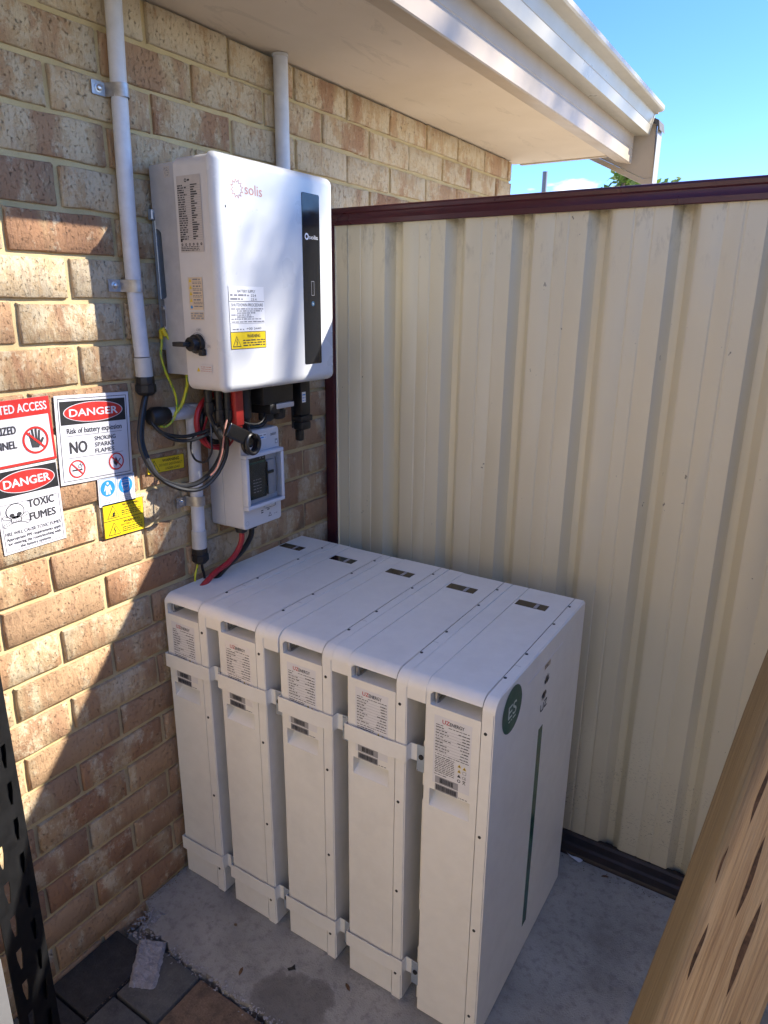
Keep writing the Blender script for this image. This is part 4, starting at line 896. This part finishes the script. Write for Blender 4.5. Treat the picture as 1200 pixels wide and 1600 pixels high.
# restricted access
t, P = sign('restricted_sign', 'red and white restricted access sign with a stop hand, highest at left on the bricks', 'sign', (-.136, 1.2345), .6, .177, .129)
bm = NB(); P.rect(bm, 0, .094, .177, .129, .0003, 1); P.frame(bm, 0, 0, .177, .129, .0052, .0004, 1); P.text(bm, 'RESTRICTED ACCESS', .0885, .1035, .0235, .163, .0006, 2, bold=.022, align='CENTER')
P.text(bm, 'AUTHORIZED', .010, .0640, .0215, .0900, .0006, 3, bold=.035); P.text(bm, 'PERSONNEL', .010, .0355, .0215, .0875, .0006, 3, bold=.035); P.text(bm, 'ONLY', .010, .0085, .0195, .040, .0006, 3, bold=.018)
cu, cv = .1375, .0450
for k, (du, ln, an) in enumerate(((-.0085, .017, 12), (-.0035, .022, 4), (.0018, .0225, -3), (.0068, .019, -10))):
    a = Vector((cu + du, cv)); P.line(bm, a, a + Vector((-math.sin(R(an)), math.cos(R(an)))) * ln, .0044, .0006, 3)
P.line(bm, (cu + .008, cv - .010), (cu + .0165, cv + .003), .0050, .0006, 3); P.poly(bm, [(cu - .0115, cv + .002), (cu - .0095, cv - .014), (cu + .005, cv - .016), (cu + .0095, cv - .008), (cu + .0095, cv + .002)], .00065, 3)
noring(P, bm, cu, cv, .0275, 1, .0009); printobj('print', bm, MS, t)
# danger battery explosion
t, P = sign('danger_sign', 'white DANGER sign about battery explosion, no smoking sparks or flames', 'sign', (.0428, 1.1760), -2.6, .1795, .187)
bm = NB(); P.frame(bm, .0065, .0065, .173, .1805, .0013, .0004, 3); danger(P, bm, .0105, .169, .1255, .1745)
P.text(bm, 'Risk of battery explosion', .0898, .1070, .0165, .134, .0005, 3, align='CENTER', bold=.02)
P.rect(bm, .022, .1015, .157, .1022, .0005, 3); P.rect(bm, .022, .0550, .157, .0557, .0005, 3)
P.text(bm, 'NO', .0270, .0655, .0345, .0400, .0005, 3, bold=.035)
for k, s in enumerate(('SMOKING', 'SPARKS', 'FLAMES')): P.text(bm, s, .0865, .0870 - k * .0135, .0128, (.053, .048, .048)[k], .0005, 3, bold=.02)
u, v = .0400, .0310; P.rect(bm, u - .012, v - .004, u + .012, v - .001, .0005, 3); P.ring(bm, u + .006, v + .0055, .003, .0040, .0005, 3, 12); P.ring(bm, u + .011, v + .010, .0025, .0035, .0005, 3, 12); P.line(bm, (u + .010, v - .001), (u + .012, v + .006), .001, .0005, 3); noring(P, bm, u, v, .0195, 1, .0007)
u, v = .1375, .0345; P.poly(bm, [(u - .003, v - .008), (u + .001, v - .006), (u + .004, v), (u + .002, v + .005), (u - .001, v + .011), (u - .003, v + .004), (u - .0065, v + .002), (u - .007, v - .004)], .0005, 3); P.line(bm, (u - .002, v - .010), (u + .011, v + .006), .0024, .0006, 3); noring(P, bm, u, v, .0195, 1, .0008)
printobj('print', bm, MS, t)
# danger toxic fumes
t, P = sign('danger_sign', 'white DANGER toxic fumes sign with skull and crossbones', 'sign', (-.0952, 1.0628), .2, .1342, .1705)
bm = NB(); P.frame(bm, .0045, .0045, .1297, .1010, .0008, .0004, 3); danger(P, bm, .0015, .1327, .1150, .1660)
P.text(bm, 'TOXIC', .0620, .0850, .0225, .0560, .0005, 3, bold=.035); P.text(bm, 'FUMES', .0620, .0580, .0225, .0560, .0005, 3, bold=.035)
u, v = .0335, .0780
for s in (-1, 1):
    P.line(bm, (u - .023 * s, v - .019), (u + .023 * s, v - .003), .0062, .0004, 3); P.line(bm, (u - .0225 * s, v - .0188), (u + .0225 * s, v - .0032), .0038, .0005, 2)
    for e in (-1, 1): P.disc(bm, u + .023 * s * e, v - .011 + .0085 * e, .0042, h=.00042, mi=3, n=10); P.disc(bm, u + .023 * s * e, v - .011 + .0085 * e, .0029, h=.00052, mi=2, n=10)
P.disc(bm, u, v + .006, .0192, .0167, .0006, 3, 26); P.rect(bm, u - .0108, v - .0168, u + .0108, v - .004, .0006, 3); P.disc(bm, u, v + .006, .0173, .0148, .0008, 2, 26); P.rect(bm, u - .0089, v - .0149, u + .0089, v - .003, .0008, 2)
for s in (-1, 1): P.disc(bm, u + .0075 * s, v - .0005, .0052, .0042, .0011, 3, 14)
P.poly(bm, [(u - .0022, v - .0085), (u + .0022, v - .0085), (u, v - .0035)], .0011, 3)
for k in range(-2, 3): P.rect(bm, u + k * .0034 - .0004, v - .0155, u + k * .0034 + .0004, v - .0105, .0011, 3)
P.rect(bm, .009, .0485, .125, .0489, .0005, 5)
P.text(bm, 'FIRE WILL CAUSE TOXIC FUMES', .0671, .0375, .0098, .119, .0005, 3, bold=.012, align='CENTER')
for k, (s, w) in enumerate((('Appropriate PPE requirements apply', .117), ('for entering the room/working with', .113), ('the battery systems', .066))): P.text(bm, s, .0671, .0270 - k * .0092, .0088, w, .0005, 3, align='CENTER', bold=.02)
printobj('print', bm, MS, t)
# protective clothing sticker
t, P = sign('safety_sticker', 'small white sticker with two blue protective clothing symbols', 'sticker', (.1265, 1.1080), -2, .0965, .0655)
bm = NB()
for k in (0, 1):
    a = .0030 + k * .0470; P.frame(bm, a, .003, a + .0430, .0625, .0007, .0004, 4); c = (a + .0215, .0400); P.disc(bm, *c, .0185, .0185, .0005, 4, 30)
    for j in range(3): P.words(bm, a + .008, .0150 - j * .0042, a + .036, .0018, 50 + k * 5 + j, .0006, 5, 0)
u, v = .0245, .0400; P.disc(bm, u, v + .0115, .0030, .0034, .0007, 2, 12)
P.poly(bm, [(u - .006, v + .0085), (u - .0105, v - .005), (u - .0080, v - .0055), (u - .0048, v + .001), (u - .0062, v - .014), (u - .0008, v - .014), (u, v + .003)], .0007, 2); P.poly(bm, [(u + .006, v + .0085), (u, v + .003), (u + .0008, v - .014), (u + .0062, v - .014), (u + .0048, v + .001), (u + .0080, v - .0055), (u + .0105, v - .005)], .0007, 2)
u = .0715; P.frame(bm, u - .0105, v - .001, u + .0105, v + .0075, .0012, .0007, 2); P.line(bm, (u - .010, v + .0115), (u + .010, v + .0115), .0014, .0007, 2)
for s in (-1, 1): P.line(bm, (u + .0085 * s, v - .001), (u + .005 * s, v - .0115), .0022, .0007, 2); P.ring(bm, u + .0045 * s, v - .0095, .0026, .0036, .0007, 2, 12)
printobj('print', bm, MS, t)
# yellow stickers
def bolt_tri(P, bm, u, v, w):
    P.tri(bm, u, v, w, .0005, 0); P.tri(bm, u, v + w * .045, w * .86, .0007, 1)
t, P = sign('warning_sticker', 'square yellow sticker with two WARNING triangles, below the blue symbols', 'sticker', (.1315, 1.0320), -1.6, .1090, .0790, m='sign_yellow')
bm = NB(); P.frame(bm, 0, 0, .109, .0393, .0008, .0004, 0); P.frame(bm, 0, .0393, .109, .079, .0008, .0004, 0)
for k in (0, 1):
    b = .0395 * k; bolt_tri(P, bm, .0260, b + .005, .0330)
    if k == 0: P.line(bm, (.028, b + .0245), (.0245, b + .0165), .0022, .0009, 0); P.line(bm, (.0245, b + .0165), (.0285, b + .016), .0018, .0009, 0); P.line(bm, (.0285, b + .016), (.0255, b + .008), .0022, .0009, 0)
    else: P.disc(bm, .0265, b + .013, .003, .0055, .0009, 0, 12); P.line(bm, (.018, b + .0095), (.034, b + .0095), .0018, .0009, 0); P.line(bm, (.031, b + .013), (.029, b + .021), .0015, .0009, 0)
    P.text(bm, 'WARNING', .0740, b + .0285, .0085, .045, .0006, 0, bold=.015, align='CENTER'); P.text(bm, ('BATTERY VOLTAGE', 'ARC FLASH')[k], .0740, b + .0220, .0062, (.058, .036)[k], .0006, 0, align='CENTER')
    for j in range(3): P.words(bm, .048, b + .0165 - j * .0045, .103, .0020, 5 * k + j, .0006, 0, 0)
printobj('print', bm, ['sign_black', 'sign_yellow'], t)
t, P = sign('warning_label', 'narrow yellow WARNING label, do not disconnect under load, behind the cables', 'label', (.2635, 1.1555), -2, .1115, .0365, m='sign_yellow')
bm = NB(); P.frame(bm, 0, 0, .1115, .0365, .0008, .0004, 0); bolt_tri(P, bm, .0200, .004, .0310); P.line(bm, (.0215, .0215), (.0185, .0150), .0020, .0009, 0); P.line(bm, (.0185, .015), (.022, .0145), .0016, .0009, 0); P.line(bm, (.022, .0145), (.0195, .0075), .002, .0009, 0)
P.text(bm, 'WARNING', .0700, .0245, .0098, .052, .0006, 0, bold=.02, align='CENTER'); P.text(bm, 'DO NOT DISCONNECT', .0705, .0145, .0080, .072, .0006, 0, align='CENTER'); P.text(bm, 'UNDER LOAD', .0745, .0045, .0080, .044, .0006, 0, align='CENTER')
printobj('print', bm, ['sign_black', 'sign_yellow'], t)

# ------------------------------------------------------------------ foreground: slotted upright, timber, scraps
up = thing('shelf_upright', 'black slotted steel shelving upright in front of the brick wall', 'shelf upright', (.22, -.27, 0))
def upright():
    """folded plate with two columns of teardrop slots; the left column is open, the right one backed by an inner sleeve"""
    bx = .22; A = Vector((bx, -.246, 0)); U = Vector((-.45, -.89, 0)).normalized()            # plate runs from the right edge away to the left
    U = Vector((.30, -.95, 0)).normalized(); Np = Vector((U.y, -U.x, 0)) * -1
    Wd = .088; zt = 1.9
    def pt(s, z, d=0): return A + U * s + Np * d + Vector((0, 0, z))
    cols = [(.0215, .013, .046, .030), (.0620, .013, .046, .078)]; pitch = .0762
    bm = NB(); th = .002
    xs = [0, cols[0][0] - .0065, cols[0][0] + .0065, cols[1][0] - .0065, cols[1][0] + .0065, Wd]
    def panel(s0, s1, z0, z1, sk=0):
        fr = [pt(s0, z0), pt(s1, z0), pt(s1, z1), pt(s0, z1)]; bk = [p - Np * th for p in fr]
        a = [bm.verts.new(p) for p in fr]; b = [bm.verts.new(p) for p in bk]
        bm.faces.new(a); bm.faces.new(b[::-1])
        for k in range(4): bm.faces.new((a[k], b[k], b[(k + 1) % 4], a[(k + 1) % 4]))
    for i in (0, 2, 4): panel(xs[i], xs[i + 1], 0, zt)
    for ci, (c, w, h, ph) in enumerate(cols):
        z = ph
        panel(c - w / 2, c + w / 2, 0, z - h / 2)
        while z < zt - .1:
            # teardrop: straight gap narrowed by two corner fillets below
            z0, z1 = z - h / 2, z + h / 2
            for sgn in (-1, 1):
                tri = [pt(c + sgn * w / 2, z0), pt(c + sgn * w / 2, z0 + h * .62), pt(c + sgn * w * .16, z0)]; tb = [p - Np * th for p in tri]
                a = [bm.verts.new(p) for p in tri]; b = [bm.verts.new(p) for p in tb]; bm.faces.new(a); bm.faces.new(b[::-1])
                for k in range(3): bm.faces.new((a[k], b[k], b[(k + 1) % 3], a[(k + 1) % 3]))
            panel(c - w / 2, c + w / 2, z1, z + pitch - h / 2); z += pitch
    o = obj('slotted_plate', bm, 'black_steel', up, smooth=False)
    bm = NB()                                                                 # inner sleeve and folded flange behind the right column
    vs = [pt(s, z, d) for z in (0, zt) for s, d in ((.0025, -.008), (.040, -.008), (.040, -.011), (.0025, -.011))]
    v = [bm.verts.new(p) for p in vs]
    for q in ((0, 1, 5, 4), (1, 2, 6, 5), (2, 3, 7, 6), (3, 0, 4, 7), (0, 3, 2, 1), (4, 5, 6, 7)): bm.faces.new([v[k] for k in q])
    vs = [pt(s, z, d) for z in (0, zt) for s, d in ((0, -.0022), (.002, -.0022), (.002, -.045), (0, -.045))]
    v = [bm.verts.new(p) for p in vs]
    for q in ((0, 1, 5, 4), (1, 2, 6, 5), (2, 3, 7, 6), (3, 0, 4, 7), (0, 3, 2, 1), (4, 5, 6, 7)): bm.faces.new([v[k] for k in q])
    obj('inner_flange', bm, 'black_steel', up, smooth=False)
upright()
bm = NB(); box(bm, .33, .35, -.62, -.381, -.007, .532, .004, 2); tag(obj('panel', bm, 'panel_grey', origin=(.34, -.45, 0)), 'white board edge standing left of the black slotted upright', 'board')
# leaning timber
d = Vector((.0916, .3, .5584)).normalized(); Wv = Vector((.85712248, .38183926, -.34574534)); Nv = Wv.cross(d).normalized()
def timber():
    bm = NB(); A = Vector((1.2186, .1, .4785)); s0 = -.4785 / d.z - .0; box(bm, 0, .150, -.07, 0, -.52, 1.62, .014, 5, edges=lambda e: abs(e.verts[0].co.z - e.verts[1].co.z) > .5)
    es = [e for e in bm.edges if abs(e.verts[0].co.z - e.verts[1].co.z) > .5]; bmesh.ops.subdivide_edges(bm, edges=es, cuts=30)
    for v in bm.verts:
        z = v.co.z; v.co.x += .0014 * math.sin(z * 9) ; v.co.y += .0012 * math.sin(z * 13 + 1)
    o = obj('timber_sleeper', bm, 'wood'); o.matrix_world = Matrix(((Wv.x, -Nv.x, d.x, A.x), (Wv.y, -Nv.y, d.y, A.y), (Wv.z, -Nv.z, d.z, A.z), (0, 0, 0, 1)))
    return o
def cracks(o):
    q = random.Random(17)
    for u, t, ln, w in ((.030, .42, .10, .0032), (.058, .30, .13, .0036), (.024, .17, .09, .0030), (.085, .20, .15, .0048), (.118, .02, .17, .0062), (.100, .46, .10, .0045), (.060, .68, .09, .0030), (.012, .30, .06, .0016)):
        bm = NB(); n = 10; L_ = []; R_ = []
        for k in range(n + 1):
            a = k / n; z = t + (a - .5) * ln; ww = w * math.sin(math.pi * a) ** .8; x = u + .0006 * math.sin(a * 7 + u * 90)
            L_.append((x - ww, z)); R_.append((x + ww, z))
        f = [bm.verts.new((x, -.0706 + .0012 * math.sin(z * 13 + 1), z)) for x, z in L_[:-1] + [L_[-1]] + R_[::-1][1:-1]]
        bm.faces.new(f); bm.faces.layers.int.new('keepn'); me = bpy.data.meshes.new('crack'); bm.to_mesh(me); bm.free(); me.materials.append(MATS['crack_brown'])
        c = bpy.data.objects.new('crack', me); COL.objects.link(c); c.parent = o
tm = tag(timber(), 'rough brown timber sleeper with dark cracks leaning in the right foreground', 'timber')
cracks(tm)
# broken slab piece lying on the pavers
bm = NB(); q = random.Random(9); c = [(.0783, .0447), (.105, .060), (.142, .0786), (.165, .047), (.192, .015), (.2195, -.0201), (.203, -.030), (.178, -.046), (.1604, -.052), (.138, -.025), (.106, .012)]

fa, fb, fc, fd = (Vector(p) for p in ((.0783, .0447), (.142, .0786), (.2195, -.0201), (.1604, -.052))); gv = []
for j in range(22):
    row = []
    for i in range(13):
        u, v = i / 12, j / 21; pp = fa.lerp(fb, u).lerp(fd.lerp(fc, u), v); ed = i in (0, 12) or j in (0, 21)
        row.append(bm.verts.new((pp.x + q.uniform(-.0016, .0016), pp.y + q.uniform(-.0016, .0016), -.006 if ed else q.uniform(.0015, .0068))))
    gv.append(row)
for j in range(21):
    for i in range(12): bm.faces.new((gv[j][i], gv[j][i + 1], gv[j + 1][i + 1], gv[j + 1][i]))
tag(obj('slab_fragment', bm, 'rubble', smooth=False, origin=(.15, .01, 0)), 'pale rough fragment of board lying on the grey pavers', 'fragment')
bm = NB(); g = [[bm.verts.new((.8885 + .055 * i / 4 + .012 * j / 3, .919 - .024 * i / 4 + .030 * j / 3, .002 + .004 * math.sin(i * 1.3 + j) ** 2)) for i in range(5)] for j in range(4)]
for j in range(3):
    for i in range(4): bm.faces.new((g[j][i], g[j][i + 1], g[j + 1][i + 1], g[j + 1][i]))
bm.faces.layers.int.new('keepn'); tag(obj('paper_scrap', bm, 'paper', origin=(.92, .92, 0)), 'crumpled white paper scrap on the slab beside the fence rail', 'paper')
bm = NB(); vs = [bm.verts.new(p) for p in ((.4475, .186, .001), (.456, .181, .003), (.462, .190, .001), (.470, .192, .004), (.463, .197, .002), (.458, .203, .003), (.4545, .194, .001))]; bm.faces.new(vs); bm.faces.layers.int.new('keepn')
tag(obj('dead_leaf', bm, 'black_plastic', origin=(.46, .19, 0)), 'small black leaf lying on the concrete in front of the cabinets', 'leaf')
bm = NB(); bmesh.ops.create_icosphere(bm, subdivisions=1, radius=.0045, matrix=Matrix.Translation((.257, .2066, .003)) @ Matrix.Diagonal((1.2, .8, .7, 1))); tag(obj('pebble', bm, 'paver_tan', origin=(.257, .2066, 0)), 'small brown pebble on the concrete before the first two cabinets', 'pebble')
for i, (x, y, a, lb) in enumerate(((1.02, .888, .4, 'curled brown leaf against the bottom rail, nearest the timber'), (.36, .118, 1.9, 'tiny brown leaf on the concrete close to the tan paver'), (.60, .225, 2.6, 'small brown leaf at the foot of the strapped cabinet beside the last one'))):
    bm = NB(); ca, sa = math.cos(a), math.sin(a); V_ = []
    for u, v, z in ((-.011, 0, .001), (-.004, .0042, .003), (.005, .0036, .004), (.012, 0, .002), (.005, -.0036, .003), (-.004, -.0042, .0035)): V_.append(bm.verts.new((x + u * ca - v * sa, y + u * sa + v * ca, z)))
    bm.faces.new((V_[0], V_[1], V_[5])); bm.faces.new((V_[1], V_[2], V_[4], V_[5])); bm.faces.new((V_[2], V_[3], V_[4])); bm.faces.layers.int.new('keepn')
    tag(obj('dead_leaf', bm, 'crack_brown', origin=(x, y, 0)), lb, 'leaf')
# crumbs along the slab edge and grit along the fence foot
def crumbs(name, spots, m, n, seed, smin, smax):
    q = random.Random(seed); bm = NB()
    for _ in range(n):
        x, y = spots(q); s = q.uniform(smin, smax); v = []
        for k in range(4): v.append(bm.verts.new((x + q.uniform(-s, s), y + q.uniform(-s, s), (q.uniform(0, s * 1.1) if k else s * .9) - (.006 if y < .06 else 0))))
        for f in ((0, 1, 2), (0, 2, 3), (0, 3, 1), (1, 3, 2)): bm.faces.new([v[k] for k in f])
    return tag(obj(name, bm, m, smooth=False), kind='stuff')
crumbs('concrete_crumbs', lambda q: ((lambda x: (x, .064 + q.gauss(0, .007)))(q.uniform(.06, 1.2)) if q.random() < .8 else (q.uniform(.03, .075), q.uniform(.04, .13))), 'rubble', 900, 11, .0014, .0060)
crumbs('fence_grit', lambda q: (q.uniform(.2, 2.0), .905 - abs(q.gauss(0, .016))), 'soil', 700, 12, .001, .0035)
crumbs('pale_grit', lambda q: (q.uniform(.88, 1.5), .900 - abs(q.gauss(0, .012))), 'rubble', 60, 13, .0008, .0018)
crumbs('wall_grit', lambda q: (.004 + abs(q.gauss(0, .010)), q.uniform(.12, .30)) if q.random() < .5 else (.147 + q.uniform(-.005, 0), q.uniform(-.2, .05)), 'paver_tan', 160, 15, .001, .003)
crumbs('slab_specks', lambda q: (q.uniform(.1, 1.5), q.uniform(.08, .9)), 'soil', 110, 14, .0008, .0020)

# ------------------------------------------------------------------ unseen wall and side fence, added to shape the fill light
rw = thing('bounce_wall', 'unseen cream wall added behind the camera to bounce sunlight towards the fence', 'wall', (1.6, -3.4, 0))  # added out of view as a sunlit reflector for warm fill
bm = NB(); box(bm, -.2, 5.0, -3.6, -3.4, -.06, 2.7); obj('wall_face', bm, 'bounce_cream', rw, smooth=False)
bm = NB(); box(bm, -.2, 5.0, -3.62, -3.38, 2.7, 2.76, .005, 1); obj('coping', bm, 'fascia', rw)
sf = thing('sky_block_fence', 'unseen cream sheet fence added on the right to block sky light', 'fence', (2.75, -1.2, 0))  # added out of view to cut blue sky fill from the right
bm = NB(); pr_ = []
for k in range(23):
    y = -3.38 + k * .1909; pr_ += [(2.75, y), (2.75, y + .128), (2.782, y + .146), (2.782, y + .172)]
prism(bm, pr_ + [(x + .0012, y) for x, y in pr_[::-1]], 'z', .01, 1.775); obj('sheet', bm, 'fence', sf, smooth=False)
bm = NB(); box(bm, 2.738, 2.796, -3.4, .96, 1.763, 1.811, .005, 2); obj('cap_rail', bm, 'maroon', sf)
bm = NB(); box(bm, 2.738, 2.796, -3.4, .96, -.06, .03, .005, 2); obj('bottom_rail', bm, 'maroon', sf)
# ------------------------------------------------------------------ beyond the fence
def tree(label, base, h, cr, n, leaf, seed, grp=None, limbs=5):
    q = random.Random(seed); t = thing('tree', label, 'tree', base, grp); b = Vector(base)
    bm = NB(); top = b + Vector((0, 0, h)); tube(bm, [b, b + Vector((q.uniform(-.1, .1), 0, h * .5)), top], [h * .022, h * .006], 8, sub=4); ends = [top]
    for k in range(limbs):
        a = 2 * math.pi * k / limbs + q.random(); s = b + Vector((0, 0, h * q.uniform(.4, .75))); e = b + Vector((math.cos(a) * cr * .75, math.sin(a) * cr * .75, h * q.uniform(.75, 1.0))); tube(bm, [s, s.lerp(e, .5) + Vector((0, 0, .1)), e], [h * .010, h * .003], 6, sub=3); ends.append(e)
    obj('trunk', bm, 'bark', t)
    bm = NB(); cl = [e + Vector((q.gauss(0, cr * .3), q.gauss(0, cr * .3), q.gauss(0, cr * .25))) for e in ends for _ in range(7)]
    for _ in range(n):
        c = q.choice(cl); p = c + Vector((q.gauss(0, cr * .16), q.gauss(0, cr * .16), q.gauss(0, cr * .14))); ax = Vector((q.gauss(0, 1), q.gauss(0, 1), q.gauss(0, .6))).normalized(); sd = ax.orthogonal().normalized() * leaf * .35
        v = [bm.verts.new(x) for x in (p, p + ax * leaf * .5 + sd, p + ax * leaf, p + ax * leaf * .5 - sd)]; bm.faces.new(v)
    bm.faces.layers.int.new('keepn'); obj('crown', bm, 'leaf', t); return t
def shade_tree():
    t = thing('tree', 'tall open gum tree beyond the fence to the right, dappling the eave and inverter', 'tree', (9.2, 7.2, -.06)); q = random.Random(31)
    bm = NB(); tube(bm, [(9.2, 7.2, -.06), (8.9, 7.1, 3), (8.3, 6.9, 6), (8.3, 8.2, 8.2), (8.2, 10, 9.5)], [.22, .05], 10, sub=5); s = Vector((1.0, .81, .985)); lv = NB()
    def leaves(c, rad, n, size):
        for _ in range(n):
            p = c + Vector((q.gauss(0, rad), q.gauss(0, rad), q.gauss(0, rad))); ax = Vector((q.gauss(0, 1), q.gauss(0, 1), q.gauss(0, 1))).normalized(); sd = ax.orthogonal().normalized() * size * .3
            lv.faces.new([lv.verts.new(x) for x in (p, p + ax * size * .5 + sd, p + ax * size, p + ax * size * .5 - sd)])
    T = 6.6
    def at(x, y, z): return Vector((x, y, z)) + s * T
    for a, b, r in (((.212, .66, 1.92), (.212, .36, 1.40), .034), ((.212, .60, 1.60), (.212, .50, 1.38), .012), ((.45, 1.75, 2.36), (.45, 1.50, 2.10), .02), ((.212, .72, 2.1), (.45, 1.6, 2.5), .03)):
        tube(bm, [at(*b), at(*a)], [r * .7, r], 7, sub=2)
        tube(bm, [at(*a), at(*a).lerp(Vector((8.2, 6.7, 7.4)), .5) + Vector((0, 0, .2)), (8.2, 6.7, 7.2)], [r, r * 1.6], 7, sub=3)
    for (x, y, z), rad, n in (((.212, .42, 1.66), .085, 90), ((.212, .50, 1.80), .05, 26), ((.45, 1.02, 2.26), .06, 110), ((.45, 1.42, 2.25), .05, 100), ((.45, 1.80, 2.23), .06, 150), ((.45, 2.18, 2.27), .05, 110), ((.45, .62, 2.3), .07, 110), ((.5, 1.2, 2.36), .05, 60), ((0, -.02, 1.44), .03, 12)):
        leaves(at(x, y, z), rad, n, .085)
    for k in range(14): leaves(Vector((8.2 + q.gauss(0, .6), 10.2 + q.gauss(0, .6), 9.6 + q.gauss(0, .6))), .3, 60, .1)
    obj('trunk', bm, 'bark', t); lv.faces.layers.int.new('keepn'); obj('crown', lv, 'leaf', t)
shade_tree()
tree('leafy shrub top showing above the fence under the eave', (-.74, 6.98, -.06), 2.86, .30, 1100, .085, 21)
tree('reddish twig tips just above the cap rail right of the barge board', (-.40, 7.05, -.06), 2.74, .10, 60, .07, 22, limbs=3)
bm = NB(); cyl(bm, (-3.58, 12.33, -.06), (-3.58, 12.33, 3.84), .045, 10); tag(obj('pole', bm, 'pole_grey', origin=(-3.58, 12.33, 0)), 'thin grey pole far behind the fence against the sky', 'pole')
